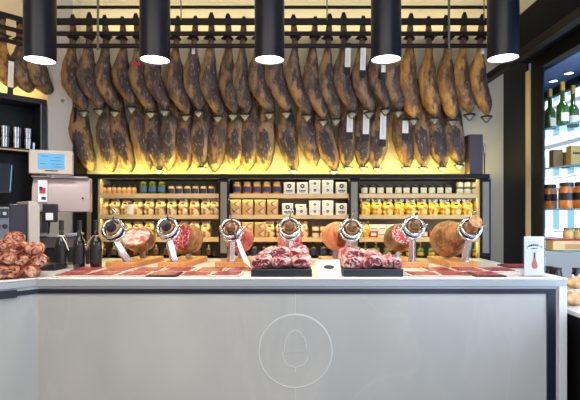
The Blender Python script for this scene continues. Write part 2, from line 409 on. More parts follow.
# round emblem with acorn outline
ec = (PX(295.5, DF), fy, PZ(352, DF)); ER = .243
TE = Matrix.Translation(ec) @ Matrix.Rotation(PI/2, 4, 'X')
em = cpart('emblem', MB().lathe([(ER, -.004), (ER, .004)], 64, TE), 'marble')
def epart(name, mb, m):
    o = mb.build(name, m, em); return o
epart('emblem_ring', MB().torus(ER, .0055, TE, 72, 8), 'relief_line')
ac = [(0, .145), (.035, .125), (.062, .085), (.073, .03), (.075, -.01), (-.075, -.01), (-.073, .03), (-.062, .085), (-.035, .125), (0, .145)]
epart('acorn_outline', MB().tube([TE @ Vector((x, y, .004)) for x, y in ac], .0022, 6), 'relief_line')
cup = [(-.085, -.01), (-.082, -.05), (-.055, -.09), (0, -.108), (.055, -.09), (.082, -.05), (.085, -.01), (-.085, -.01)]
epart('acorn_cup', MB().tube([TE @ Vector((x, y, .004)) for x, y in cup], .0022, 6), 'relief_line')
epart('acorn_stem', MB().tube([TE @ Vector((0, -.108, .004)), TE @ Vector((0, -.14, .004))], .003, 6), 'relief_line')
for x in (295.5,):
    mb = MB(); mb.box(PX(x, DF)-.001, PX(x, DF)+.001, fy-.0015, fy+.002, PZ(314.5, DF), zt0); mb.box(PX(x, DF)-.001, PX(x, DF)+.001, fy-.0015, fy+.002, 0, PZ(389, DF))
    cpart('panel_joint', mb, 'relief_line', smooth=False)
# low window-sill cabinet to the right with bread
sb = thing('window_cabinet', 'low black cabinet under the display window beside the counter end', 'cabinet', (2.25, 3.0, 0))
MB().box(-.36, .44, -1.5, .92, 0, .80).build('body', 'black_panel', sb, bevel=.004)
MB().box(-.375, .44, -1.5, .92, .80, .83).build('cabinet_top', 'slab', sb, bevel=.003)

# ------------------------------------------------------------------ pendant lamps
pend = thing('pendant_lamp', '', 'lamp', (0, 0, 0))
LR, LZ = .106, 0
MB().lathe([(LR-.004, .012), (LR-.004, 0), (LR, 0), (LR, .56), (.02, .562), (.012, .58)], 40, cap=False).build('shade', 'lamp_black', pend)
MB().lathe([(LR-.004, .010), (LR-.004, .016)], 40).build('diffuser', 'lamp_glow', pend)
MB().tube([(0, 0, .57), (0, 0, 1.01)], .008, 8).build('rod', 'rod', pend)
pk = Kind(pend)
LD = 3.2
lamp_pos = []
NEAR = ['over the angled counter wing', 'over the first carving stand, second in the row', 'middle lamp of the five', 'over the second meat tray, fourth in the row', 'beside the dark beam by the display window']
for i, x in enumerate((40, 155, 269.5, 386, 503)):
    z = PZ((61, 60.5, 60.5, 60, 59)[i], LD)
    pk.put((PX(x, LD), LD, z), 'black cylinder pendant lamp ' + NEAR[i], 'row of pendant lamps')
    lamp_pos.append((PX(x, LD), LD, z))

# ------------------------------------------------------------------ rails
RD = 4.25
def rail(name, label, x0, x1, d, z, h, w=.03):
    o = MB().box(PX(x0, d), PX(x1, d), d, d+w, z-h/2, z+h/2).build(name, 'rail', bevel=.003)
    return tag(o, label, 'rail', 'ham hanging rails')
zr = [PZ(y, RD) for y in (6.5, 21, 33, 45.3)]
rail('ham_rail', 'thin dark top rail close under the ceiling along the back wall', 55, 490, RD, zr[0], .022)
rail('ham_rail', 'thick dark rail along the back wall above the ham shanks', 55, 490, RD, zr[1], .058)
rail('ham_rail', 'middle dark rail in front of the ham hoofs on the back wall', 55, 490, RD, zr[2], .036)
rail('ham_rail', 'lowest dark rail across the shanks of the upper ham row', 55, 490, RD, zr[3], .036)
rail('ham_rail', 'dark rail behind the upper hams that carries the lower row', 50, 486, 4.56, PZ(86, 4.56), .04)
for k, (z, h) in enumerate(((zr[1], .045), (zr[2], .034), (zr[3], .034))):
    o = MB().box(-1.4, .0, -.15, -.12, z-h/2, z+h/2, C45).build('side_ham_rail', 'rail', bevel=.003)
    tag(o, ('highest', 'middle', 'lowest')[k] + ' dark rail along the angled wall above the glass cabinet', 'rail', 'rails on the angled wall')
def rod(x, y1, label, r=.012, d=4.235):
    o = MB().tube([(PX(x, d), d, PZ(y1, d)), (PX(x, d), d, 3.66)], r, 8).build('hanger_rod', 'rod')
    tag(o, label, 'rod', 'rods that hold the ham rails')
rod(98, 50, 'pale grey steel rod holding the rails near the scale end')
rod(449, 50, 'pale grey steel rod holding the rails near the window end')
rod(181, 20, 'short dark hanger rod just beside the second pendant lamp', .006)
rod(327, 20, 'short dark hanger rod between the middle and fourth lamps', .006)
rod(484, 20, 'short dark hanger rod at the window end of the rails', .006)

# ------------------------------------------------------------------ hanging hams
WT = [(0, .034), (.1, .044), (.2, .062), (.32, .084), (.46, .098), (.62, .102), (.76, .095), (.88, .074), (.96, .046), (1, .014)]
DT = [(0, .03), (.2, .05), (.45, .078), (.65, .088), (.8, .08), (.92, .055), (1, .014)]
BU = [(0, 0), (.15, -.008), (.3, -.026), (.46, -.046), (.6, -.048), (.75, -.030), (.88, -.008), (1, 0)]
def ham(name, L, dx, wsc, bul, face, m, seed, foot=True, label='', cat='ham', group=None, loc=(0, 0, 0), rz=0.0, zfoot=.26, cut_oval=False):
    """One hanging leg: origin where the shank crosses the rail, body hanging below."""
    rnd = random.Random(seed)
    mb = MB(); rings = []; meat = []
    nr, ns = 26, 20
    off = Vector((seed*1.7, seed*.9, seed*.3))
    for i in range(nr+1):
        t = i/nr
        t2 = t if t < .9 else .9+.1*math.sin((t-.9)/.1*PI/2)
        w, dp = interp(WT, t2)*wsc, interp(DT, t2)*wsc**.5
        if t <= .02: w *= .95
        cx = interp(BU, t2)*bul+dx*max(0, (t2-.15)/.85)**1.5; z = -L*t2
        r = []
        for j in range(ns):
            a = 2*PI*j/ns; p = Vector((cx+w*math.cos(a), dp*math.sin(a), z))
            n = noise.noise(p*7+off)*.012+noise.noise(p*17+off)*.006
            p.x += math.cos(a)*n; p.y += math.sin(a)*n
            r.append(p)
            ca, sa = math.cos(a), math.sin(a)
            front = max(0, -sa)
            side = ca*face                                   # face > 0: lean meat shows on +x side
            v = .22+.62*side+.22*front
            if t2 < .42: v -= (.42-t2)*1.2
            if t2 > .88: v -= (t2-.88)*3.0
            v = v if face else .28
            if cut_oval:
                ex, ez = (p.x-cx+w*.05)/(w*.74), (t2-.70)/.235
                q2 = ex*ex+ez*ez
                v = .95 if q2 < .75 else (.02 if q2 < 1.7 else .40+.25*ca)
                if sa > .1: v = .35
            meat.append(max(0, min(1, v+rnd.uniform(-.05, .05))))
        rings.append(r)
    mb.rings(rings)
    o = mb.build(name, m, loc=loc, rz=rz)
    at = o.data.attributes.new('meat', 'FLOAT', 'POINT'); at.data.foreach_set('value', meat)
    tag(o, label, cat, group)
    if foot:
        k = rnd.uniform(-.015, .015)
        MB().tube([(0, 0, -.012), (k*.3, .004, .05), (k, .006, zfoot*.55), (k*1.4, .0, zfoot*.85)], [.032, .028, .031, .024], 12).build('shank', 'foot', o)
        h = MB()
        for sgn in (-1, 1):
            h.tube([(k*1.4+sgn*.010, 0, zfoot*.78), (k*1.5+sgn*.013, -.006, zfoot*.92), (k*1.6+sgn*.006, -.012, zfoot*1.08)], [.018, .018, .007], 8)
        h.build('hoof', 'hoof', o)
        c = MB().torus(.035, .013, Matrix.Translation((k*.5, -.012, .068)) @ Matrix.Rotation(.3, 4, 'Y'), 16, 8)
        c.tube([(k*.5, .02, .085), (k*.5+rnd.choice((-1, 1))*.055, -.015, .07), (k*.5+.02, .02, .055)], [.018, .022, .010], 8)
        c.build('cord', 'cord', o)
    return o
def strip_label(o, x, z0, z1, y, w=.052):
    f = MB().box(x-w/2, x+w/2, y, y+.004, z0, z1).build('paper_band', 'paper', o, bevel=.001); f.rotation_euler.y = .03
    MB().box(x-w/2-.001, x+w/2+.001, y-.001, y+.003, z1-.028, z1).build('band_top', 'ink', f)
    MB().box(x-w/2-.001, x+w/2+.001, y-.001, y+.003, z0-.07, z0).build('band_tail', 'ink', f)
    mb = MB()
    for k in range(2): mb.box(x-.008+k*.014, x-.004+k*.014, y-.0012, y+.002, z0+.04, z1-.07)
    mb.build('band_print', 'paper_grey', f)

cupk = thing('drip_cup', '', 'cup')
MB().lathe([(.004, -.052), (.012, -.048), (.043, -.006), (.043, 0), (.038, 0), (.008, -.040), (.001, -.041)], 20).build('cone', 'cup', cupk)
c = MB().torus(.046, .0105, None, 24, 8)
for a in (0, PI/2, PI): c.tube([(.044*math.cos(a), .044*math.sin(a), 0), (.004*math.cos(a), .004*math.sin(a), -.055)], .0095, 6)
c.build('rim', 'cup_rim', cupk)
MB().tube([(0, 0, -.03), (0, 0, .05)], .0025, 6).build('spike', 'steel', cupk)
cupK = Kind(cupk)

UD, LDp = 4.36, 4.50
upper = [(72.5,85,110),(88.8,100.5,108),(105.9,116,110),(123.7,133,106),(138.5,152,111),(155,166,109),(176,187,114),(194,200,110),(211,219,115),
 (229,234,113),(242.5,246,113),(258.5,270,112),(276.6,287,111),(295,308,114),(313.4,324,119),(328,336.6,118),(344,353,111),(362,370,111),(377,386,108),
 (393,399,110),(409.4,414,118),(429,435,117),(447.6,453,119),(463,470,113),(480,487,115)]
band_u = {16, 17, 18}
s = UD/F
for i, (x0, x1, yb) in enumerate(upper):
    L = (yb-45.5)*s; dx = (x1-x0)*s
    gap = min([abs(upper[j][0]-x0) for j in (i-1, i+1) if 0 <= j < len(upper)])
    wsc = .93+.05*math.sin(i*2.3) if gap > 15 else .86
    m = M['ham_orange'] if i >= 20 else (M['ham'] if i % 3 else M['ham_dark'])
    if i in (12, 13, 14, 15): m = M['ham']
    lab = 'cured ham in the upper row, %s from the scale end' % ORD[i+1]
    if i == 24: lab = 'golden cured ham at the window end of the upper row'
    elif i == 0: lab = 'brown cured ham at the scale end of the upper row'
    elif i in band_u: lab = 'cured ham with a paper band, %s from scale end of upper row' % ORD[i+1]
    elif i >= 20: lab = 'golden brown ham in the upper row, %s from the scale end' % ORD[i+1]
    o = ham('cured_ham', L, dx, wsc, 1.0 if x1-x0 > 6 else .7, 1, m, i+3, label=lab, group='hams in the upper row',
            loc=(PX(x0, UD), UD, PZ(45.5, UD)), zfoot=.275+.02*math.sin(i*1.7))
    if i == 4: MB().box(-.03, .04, -.062, -.056, -.215, -.18).build('tag', 'red_ink', o)
    if i in (7, 17, 24): MB().box(-.012, .02, -.048, -.044, -.10, -.03).build('tag', 'paper', o)
    if i == 16: strip_label(o, .03, -.24, -.01, -.095)
    if i == 17: strip_label(o, .0, -.27, -.03, -.095)
    if i == 18: strip_label(o, .05, -.29, -.10, -.10, .04)
    # drip cup below the tip
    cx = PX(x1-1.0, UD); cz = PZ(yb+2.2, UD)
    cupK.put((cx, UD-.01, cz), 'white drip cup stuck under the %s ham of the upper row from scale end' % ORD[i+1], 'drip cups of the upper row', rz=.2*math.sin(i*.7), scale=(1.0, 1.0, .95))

lower = [(79.7,91,172),(107,112,172),(118.6,131,172),(138.5,149,170),(153,160,171),(173.6,168.5,171),(187.5,185,171),(206,200,168),(222,214.5,172),(240,234.5,171),
 (253.5,248,171),(269,264,172),(286,294,171),(305.5,314.5,167),(322,335,172),(350,346,168),(366,361.5,168),(383,375.5,169),(403.6,407,168),(421.6,424,168),(436,443,168),(453,460,166)]
band_l = {15: (-.1, 113, 134), 16: (-.1, 110, 136), 17: (-.1, 112, 141), 18: (-.1, 120, 135)}
cups_l = {4, 7, 12, 14, 15, 16, 17, 18, 19, 20, 21}
s = LDp/F
for i, (x0, x1, yb) in enumerate(lower):
    ytop = 92
    L = (yb-ytop)*s; dx = (x1-x0)*s
    m = M['ham'] if i % 2 else M['ham_dark']
    wsc = 1.02+.05*math.sin(i*1.9)
    if i in (1, 3, 4, 15): wsc = .9
    lab = 'cured ham in the lower row, %s from the scale end' % ORD[i+1]
    if i in band_l: lab = 'dark ham with a paper band, %s from scale end of lower row' % ORD[i+1]
    if i == 0: lab = 'dark cured ham at the scale end of the lower row'
    if i == 21: lab = 'dark mottled ham at the window end of the lower row, beside plum box'
    o = ham('cured_ham', L, dx, wsc, .5, -1 if x1 < x0 else .8, m, i+71, label=lab, group='hams in the lower row', loc=(PX(x0, LDp), LDp, PZ(ytop, LDp)), zfoot=.13, cut_oval=(i % 5 != 3))
    if i in band_l:
        _, ya, yb2 = band_l[i]
        strip_label(o, (dx*.12), (ytop-yb2)*s, (ytop-ya)*s, -.10, .06)
    if i in cups_l:
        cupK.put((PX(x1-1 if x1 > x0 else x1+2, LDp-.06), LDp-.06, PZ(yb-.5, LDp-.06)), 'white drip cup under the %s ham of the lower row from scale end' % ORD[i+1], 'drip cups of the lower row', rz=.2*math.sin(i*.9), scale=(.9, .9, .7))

# hams on the angled wall
for i, (x, yb, wsc, lab) in enumerate(((3, 87, .95, 'cured ham on the angled wall furthest from the corner, with paper band'), (20, 91, 1.0, 'middle ham of three hanging above the glass cabinet'), (38, 93, 1.18, 'wide cured ham partly behind the first pendant lamp'))):
    # intersect the pixel column with the rail line (local y = -.06)
    k = (x-VX)/F
    # world = C + lx*(c,c) + ly*(-c,c)
    c_ = math.sqrt(.5); ly = -.03
    ox, oy = -2.43-ly*c_, 4.5+ly*c_
    lx = (k*oy-ox)/(c_-k*c_)
    wx, wy = ox+lx*c_, oy+lx*c_
    zt = zr[3]
    L = zt-PZ(yb, wy)
    o = ham('cured_ham', L, .07, wsc, .8, .8, M['ham_orange' if i == 0 else 'ham'], 200+i, label=lab, group='hams on the angled wall', loc=(wx, wy, zt), rz=PI/4)
    if i == 0: strip_label(o, .05, -.42, -.15, -.10, .045)

# ------------------------------------------------------------------ back shelving
SF, SBK = 4.36, 4.62
k = SF/F
sh = thing('wall_shelving', 'built-in pine shelving with black frame below the hanging hams', 'shelving', (0, SF, CT))
def spart(name, mb, m, **kw):
    o = mb.build(name, m, sh, **kw); o.location = (0, -SF, -CT); return o
ledge_z0, ledge_z1 = PZ(178.5, 4.3), PZ(174, 4.3)
spart('ledge', MB().box(PX(75, 4.3), PX(490, 4.3), 4.30, WALLY-.002, ledge_z0, ledge_z1), 'shelf_dark', bevel=.003)
spart('back_panel', MB().box(PX(92, SF), PX(490, SF), SBK, WALLY-.004, CT, ledge_z0), 'shelfback', smooth=False)
shelf_z = []
for ya, yb in ((193.5, 198), (214.8, 219), (237.6, 242)):
    shelf_z.append(PZ(ya, SF))
    for xa, xb in ((98, 219), (229, 349), (359, 480)):
        spart('shelf', MB().box(PX(xa, SF), PX(xb, SF), SF+.012, SBK-.001, PZ(yb, SF), PZ(ya, SF)), 'pine', bevel=.002)
for xa, xb, inn in ((92, 98, False), (219, 229, True), (349, 359, True), (480, 490, True)):
    u = spart('upright', MB().box(PX(xa, SF), PX(xb, SF), SF-.02, SBK-.001, CT+.001, ledge_z0-.001), 'shelf_dark', bevel=.003)
    if inn: MB().box(PX(xa+1.8, SF), PX(xb-1.8, SF), SF-.023, SF-.015, CT+.05, ledge_z0-.03).build('inset', 'grey_inset', u)
spart('side_lining', MB().box(PX(98, SF), PX(100, SF), SF+.005, SBK-.002, CT+.001, ledge_z0-.001), 'pine')
spart('side_lining', MB().box(PX(478.2, SF), PX(480, SF), SF+.005, SBK-.002, CT+.001, ledge_z0-.001), 'pine')
spart('plinth', MB().box(PX(92, SF), PX(490, SF), SF-.015, SBK, .0, CT-.001), 'shelf_dark')
spart('led_strip', MB().box(PX(76, 4.31), PX(488, 4.31), 4.395, 4.405, ledge_z1-.0005, ledge_z1+.003), 'led')
post = struct('trim_5', MB().box(PX(72.5, 4.4), PX(75, 4.4), 4.42, WALLY-.003, CT, PZ(107, 4.4)), 'shelf_dark', bevel=.002)

ID = 4.455; ik = ID/F
def row_z(r): return (shelf_z+[CT])[r]
BAY = ['scale end bay', 'middle bay', 'window end bay']
ROW = ['top shelf', 'second shelf', 'third shelf', 'bottom level']
def fillrow(kind, xs, r, bay, what, cat_group, dz=0, extra=None, d=ID, start=1):
    for n, x in enumerate(xs):
        sfx = extra or '%s, %s, %s from scale end' % (ROW[r], BAY[bay], ORD[n+start])
        kind.put((PX(x, d), d, row_z(r)+dz), '%s on %s' % (what, sfx), cat_group)
def label_arc(r, z0, z1, half=.95, n=10):
    mb = MB(); V = []
    for rr in (r, r-.001):
        V.append([[mb.bm.verts.new((rr*math.sin(a), -rr*math.cos(a), z)) for a in [half*(2*j/n-1) for j in range(n+1)]] for z in (z0, z1)])
    for k_ in (0, 1):
        for j in range(n): mb.bm.faces.new((V[k_][0][j], V[k_][0][j+1], V[k_][1][j+1], V[k_][1][j]))
    for e_ in (0, 1):
        for j in range(n): mb.bm.faces.new((V[0][e_][j], V[0][e_][j+1], V[1][e_][j+1], V[1][e_][j]))
    for j in (0, n): mb.bm.faces.new((V[0][0][j], V[0][1][j], V[1][1][j], V[1][0][j]))
    return mb
def jar(name, cat, r, h, body, lid, lidh, label, lab_z, lidr=.9):
    t = thing(name, '', cat)
    hb = h-lidh
    MB().lathe([(r*.9, 0), (r, .006), (r, hb*.82), (r*.82, hb*.95), (r*.8, hb)], 16).build('glass_body', body, t)
    MB().lathe([(r*lidr, hb), (r*lidr, h-.002), (r*lidr-.003, h)], 16).build('lid', lid, t)
    if label: label_arc(r+.002, lab_z[0]*hb, lab_z[1]*hb).build('label', label, t)
    return Kind(t)
def bottle(name, cat, r, h, glass, foilm, label, neck=.35, lab=(.15, .45)):
    t = thing(name, '', cat)
    hs = h*(1-neck)
    MB().lathe([(r*.92, 0), (r, .006), (r, hs*.82), (r*.8, hs*.94), (r*.42, hs*1.08), (r*.34, h*.86), (r*.36, h*.985), (r*.2, h*.99)], 18).build('glass_body', glass, t)
    MB().lathe([(r*.40, h*.80), (r*.41, h), (r*.33, h+.003)], 14).build('foil', foilm, t)
    if label: label_arc(r+.002, h*lab[0], h*lab[1]).build('label', label, t)
    return Kind(t)
small_bottle = jar('sauce_bottle', 'jar', .024, .092, 'sauce', 'darklid', .028, 'orange_label', (.15, .6), .68)
green_jar = jar('olive_jar', 'jar', .04, .122, 'olive_glass', 'greenlid', .02, 'brightblue', (.2, .65))
blue_jar = jar('preserve_jar', 'jar', .033, .09, 'sauce', 'darklid', .014, 'bluelabel', (.05, .7))
amber_jar = jar('honey_jar', 'jar', .042, .118, 'amber', 'goldlid', .018, 'bluelabel', (.2, .72))
black_jar = jar('pate_jar', 'jar', .036, .088, 'blackjar', 'darklid', .016, 'cream_label', (.08, .85))
cream_jar = jar('cream_jar', 'jar', .034, .064, 'cream_label', 'darklid', .012, 'cream_label', (.2, .8))
low_jar = jar('cream_jar', 'jar', .036, .06, 'sauce', 'darklid', .014, 'cream_label', (.1, .8))

fillrow(small_bottle, (104.5, 109.5, 114.5, 119.5, 124.5, 129.5, 134.5), 0, 0, 'small sauce bottle with orange label', 'sauce bottles on the top shelf')
fillrow(green_jar, (144, 153, 162), 0, 0, 'green olive jar with blue label', 'green jars on the top shelf')
fillrow(blue_jar, (171.5, 179.5, 187.5, 195.5, 203.5, 211.5), 0, 0, 'small dark blue labelled jar', 'blue labelled jars on the top shelf')
fillrow(amber_jar, (237, 247.3, 257, 266.8, 277), 0, 1, 'amber jar with navy label', 'amber jars on the top shelf')
fillrow(black_jar, (364, 372, 380, 388.8, 398, 406, 414.4, 423, 431.3, 439.5, 447.7), 0, 2, 'black jar with cream label', 'black jars on the top shelf')
for r in range(2):
    for n, x in enumerate((459.5, 467, 474.5)):
        cream_jar.put((PX(x, ID), ID, row_z(0)+r*.0645), '%s black lidded cream jar, %s stack from the black jars, window bay' % (('lower', 'upper')[r], ORD[n+1]), 'stacked cream jars on the top shelf')

def bag(name, w, h, dp, body, seed):
    t = thing(name, '', 'bag')
    mb = MB(); rings = []
    for i in range(13):
        q = i/12; wz = w/2*(.86+.18*math.sin(PI*min(1, q*1.15)))*(1 if q < .82 else 1-.16*(q-.82)/.18)
        dz = dp/2*(.9+.2*math.sin(PI*q))*(1 if q < .7 else 1-.85*(q-.7)/.3)
        r = []
        for j in range(20):
            a = 2*PI*j/20; e = .6
            p = Vector((wz*math.copysign(abs(math.cos(a))**e, math.cos(a)), dz*math.copysign(abs(math.sin(a))**e, math.sin(a)), h*q))
            n = noise.noise(p*26+Vector((seed*3.1, 0, 0)))*.014*(0 if i == 0 else 1)
            r.append(p+Vector((math.cos(a)*n, math.sin(a)*n, 0)))
        rings.append(r)
    mb.rings(rings); mb.build('contents', body, t)
    mb = MB(); rings = []
    for i in range(5):
        q = i/4; wz = w*.42*(1+.12*q); dz = .012*(1+.3*q)
        rings.append([Vector((wz*math.cos(2*PI*j/16), dz*math.sin(2*PI*j/16)+.006*math.sin(5*2*PI*j/16)*q, h*.98+q*h*.2)) for j in range(16)])
    mb.rings(rings); mb.build('bag_neck', 'bagtop', t)
    mb = MB(); mb.lathe([(.026, -.0015), (.026, .0015)], 14, Matrix.Translation((0, -dp/2*.75-.003, h*.74)) @ Matrix.Diagonal((.85, 1, .5, 1)) @ Matrix.Rotation(PI/2+.25, 4, 'X'))
    mb.build('label', 'ink', t)
    return Kind(t)
bis = [bag('biscuit_bag', .105, .135, .09, 'biscuit', q) for q in (1, 2, 3)]
pas = [bag('pasta_bag', .112, .13, .09, 'pasta', q) for q in (4, 5, 6)]
def bags(kinds, xs, r, bay, what, grp):
    for n, x in enumerate(xs):
        kinds[n % 3].put((PX(x, ID), ID, row_z(r)), '%s on %s, %s, %s from scale end' % (what, ROW[r], BAY[bay], ORD[n+1]), grp, rz=.12*math.sin(n*2.1))
bags(bis, (104.5, 115.8, 127.1, 138.4, 149.7, 161, 172.3, 183.6, 194.9, 206.2, 215), 1, 0, 'clear bag of biscuits', 'bags on the second shelf nearest the scale')
bags(bis, (104.5, 115.8, 127.1, 138.4, 149.7, 161, 172.3, 183.6, 194.9, 206.2), 2, 0, 'clear bag of biscuits', 'bags on the third shelf nearest the scale')
bags(pas, (365, 376.3, 387.6, 398.9, 410.2, 421.5, 432.8, 444.1, 455.4, 466.7), 1, 2, 'yellow bag of pasta', 'pasta bags on the second shelf')
bags(bis, (270, 281, 292, 303), 2, 1, 'clear bag of biscuits', 'bags on the third shelf of the middle bay')
wl = jar('white_label_jar', 'jar', .03, .125, 'cream_label', 'darklid', .02, 'paper', (.05, .9))
wl.put((PX(130.6, 4.395), 4.395, row_z(1)), 'white jar standing between the biscuit bags on the second shelf', 'white jar')

def emblem_box(name, w, h, dp, m, words):
    t = thing(name, '', 'box')
    MB().box(-w/2, w/2, -dp/2, dp/2, 0, h).build('carton', m, t, bevel=.002)
    e = MB(); cz = h*(.68 if words else .5); rr = min(w, h)*.2
    e.lathe([(rr, -.001), (rr, .001)], 20, Matrix.Translation((0, -dp/2-.001, cz)) @ Matrix.Rotation(PI/2, 4, 'X'))
    if not words:
        for sx in (-1, 1): e.box(sx*w*.36-.003, sx*w*.36+.003, -dp/2-.0015, -dp/2, cz-.003, cz+.003)
    e.build('emblem', 'ink', t)
    MB().lathe([(rr*.45, -.001), (rr*.12, .001)], 8, Matrix.Translation((0, -dp/2-.003, cz)) @ Matrix.Rotation(PI/2, 4, 'X')).build('emblem_centre', 'paper_grey', t)
    if words:
        mb = MB()
        for q in range(4): mb.box(-w*.3+q*w*.155, -w*.3+q*w*.155+w*.12, -dp/2-.0015, -dp/2, h*.2, h*.32)
        mb.box(-w*.22, w*.22, -dp/2-.0015, -dp/2, h*.12, h*.15)
        mb.build('print', 'ink', t)
    return Kind(t)
tall = emblem_box('white_carton', .108, .112, .10, 'whitebox', True)
flat = emblem_box('white_carton', .108, .068, .10, 'whitebox', False)
def cart(K, x, r, dz, lab): K.put((PX(x, ID), ID, row_z(r)+dz), lab, 'white cartons with black emblem')
for r, base in ((0, 'top shelf'), (1, 'second shelf')):
    cart(tall, 289.3 if r == 0 else 287.6, r, 0, 'tall white emblem carton beside the %s on the %s' % (('amber jars', 'tan boxes')[r], base))
    if r == 0: cart(tall, 302.3, r, 0, 'second tall white emblem carton from the amber jars, top shelf')
    else:
        cart(flat, 301.3, r, 0, 'low white emblem carton under a plain one on the second shelf')
        o = MB().box(-.054, .054, -.05, .05, 0, .035).build('plain_carton', 'whitebox', bevel=.002, loc=(PX(300.5, ID+.02), ID+.01, row_z(1)+.0685))
        MB().box(-.015, .02, -.0525, -.05, .012, .018).build('print', 'ink', o); tag(o, 'flat white carton lying on a low emblem carton, second shelf', 'box')
    for n, x in enumerate((314.6, 327.3)):
        for q in range(2): cart(flat, x, r, q*.0685, '%s white carton in the stack %s the shelf end, %s' % (('bottom', 'upper')[q], ('further from', 'nearer')[n], base))
    cart(tall, 341, r, 0, 'tall white emblem carton by the upright at the %s end' % base)
def tan_box(w, h, dp):
    t = thing('tan_carton', '', 'box')
    MB().box(-w/2, w/2, -dp/2, dp/2, 0, h).build('carton', 'tanbox', t, bevel=.002)
    T = Matrix.Translation((0, -dp/2, 0)) @ Matrix.Rotation(PI/2, 4, 'X')
    MB().prism([(-w*.02, h*.42), (w*.34, h*.15), (w*.36, h*.9)], 0, .0015, T).build('pink_print', 'pinktri', t)
    m2 = MB(); m2.prism([(-w*.12, h*.5), (w*.36, h*.94), (w*.30, h*.96), (-w*.2, h*.5)], 0, .001, T); m2.prism([(-w*.2, h*.5), (-w*.12, h*.5), (w*.1, h*.2), (w*.02, h*.2)], 0, .001, T)
    m2.build('black_print', 'ink', t)
    return Kind(t)
tanK = tan_box(.105, .073, .10)
for n, x in enumerate((236.3, 248.2, 260.4, 272.8)):
    for q in range(2): tanK.put((PX(x, ID), ID, row_z(1)+q*.0735), '%s tan carton with pink print, %s stack of the second shelf' % (('bottom', 'upper')[q], ORD[n+1]), 'tan cartons on the second shelf')
for n, x in enumerate((236.3, 248.2, 260.4)):
    for q in range(2): tanK.put((PX(x, ID), ID, row_z(2)+q*.0735), '%s tan carton with pink print, %s stack of the third shelf' % (('bottom', 'upper')[q], ORD[n+1]), 'tan cartons on the third shelf')
for n, x in enumerate((315.5, 323.2, 331, 338.7)):
    for q in range(2): low_jar.put((PX(x, ID), ID, row_z(2)+q*.0605), '%s small cream jar, %s pair on the third shelf, middle bay' % (('bottom', 'upper')[q], ORD[n+1]), 'stacked cream jars on the third shelf')
# third shelf by the window: bags with dark clips and small red and white cartons
bags(pas, (364, ), 2, 2, 'cream bag', 'bag on the third shelf by the window')
rb = thing('red_carton', '', 'box'); MB().box(-.04, .04, -.035, .035, 0, .06).build('carton', 'red_card', rb, bevel=.002); MB().box(-.025, .025, -.037, -.035, .015, .045).build('label', 'paper', rb); rbK = Kind(rb)
wb = thing('cream_carton', '', 'box'); MB().box(-.04, .04, -.035, .035, 0, .062).build('carton', 'whitebox', wb, bevel=.002); MB().box(-.03, .03, -.037, -.035, .02, .03).build('label', 'goldfoil', wb); wbK = Kind(wb)
dj = jar('tapenade_jar', 'jar', .034, .11, 'blackjar', 'goldlid', .02, 'cream_label', (.1, .6))
seq = [(373, 'r'), (381.5, 'w'), (390, 'r'), (398.5, 'j'), (407, 'j'), (415.5, 'w'), (424, 'j'), (432.5, 'r'), (441, 'w'), (449.5, 'j'), (458, 'r'), (467, 'j')]
cnt = {'r': 0, 'w': 0, 'j': 0}
for x, c in seq:
    cnt[c] += 1
    K, nm = {'r': (rbK, 'red carton'), 'w': (wbK, 'cream carton'), 'j': (dj, 'dark jar')}[c]
    K.put((PX(x, ID), ID, row_z(2)), '%s on the third shelf of the bay by the window, %s %s' % (nm, ORD[cnt[c]], nm), 'goods on the third shelf by the window')
    if c in 'rw' and x in (373, 381.5, 390): wbK.put((PX(x, ID), ID, row_z(2)+.0625), 'cream carton lying on top of the carton %s from the pasta bag' % ORD[int((x-364)/8)], 'goods on the third shelf by the window')
# bottom row of bottles
wineS = bottle('small_wine_bottle', 'bottle', .034, .165, 'wine', 'foil', 'winelabel', .42)
blueS = bottle('oil_bottle', 'bottle', .034, .155, 'blackjar', 'foil', 'bluelabel', .3)
cava = bottle('cava_bottle', 'bottle', .040, .17, 'olive_glass', 'goldfoil', 'goldfoil', .45, (.12, .3))
fillrow(wineS, [104+10.5*i for i in range(11)], 3, 0, 'dark little wine bottle', 'bottles at the bottom nearest the scale')
fillrow(blueS, [235+9.8*i for i in range(12)], 3, 1, 'dark oil bottle', 'bottles at the bottom of the middle bay')
fillrow(cava, [365+11*i for i in range(11)], 3, 2, 'gold necked bottle', 'bottles at the bottom by the window')
# on the ledge
pb = MB().box(PX(466.5, 4.45), PX(480, 4.45), 4.38, 4.5, ledge_z1, PZ(135.5, 4.45)).build('bottle_box', 'purple_box', bevel=.004); tag(pb, 'tall plum coloured box standing on the shelving ledge beside the last ham', 'box')
kn = thing('sharpening_steel', 'thin dark sharpening steel standing upright beside the plum box', 'knife sharpener', (PX(484.5, 4.42), 4.42, ledge_z1))
MB().lathe([(.012, 0), (.012, .005), (.006, .012), (.006, .22)], 10).build('blade', 'plastic_black', kn)
MB().lathe([(.009, .22), (.014, .24), (.012, .29), (.006, .31)], 10).build('handle', 'steel', kn)
# wall socket
so = thing('wall_socket', 'white socket plate on the pale wall beside the first ham', 'socket', (PX(63, 4.5), 4.5, PZ(101, 4.5)))
MB().box(-.035, .035, -.008, 0, -.035, .035).build('plate', 'socket', so, bevel=.003); MB().lathe([(.02, 0), (.02, .003)], 16, Matrix.Translation((0, -.0085, 0)) @ Matrix.Rotation(PI/2, 4, 'X')).build('outlet', 'grey_inset', so)

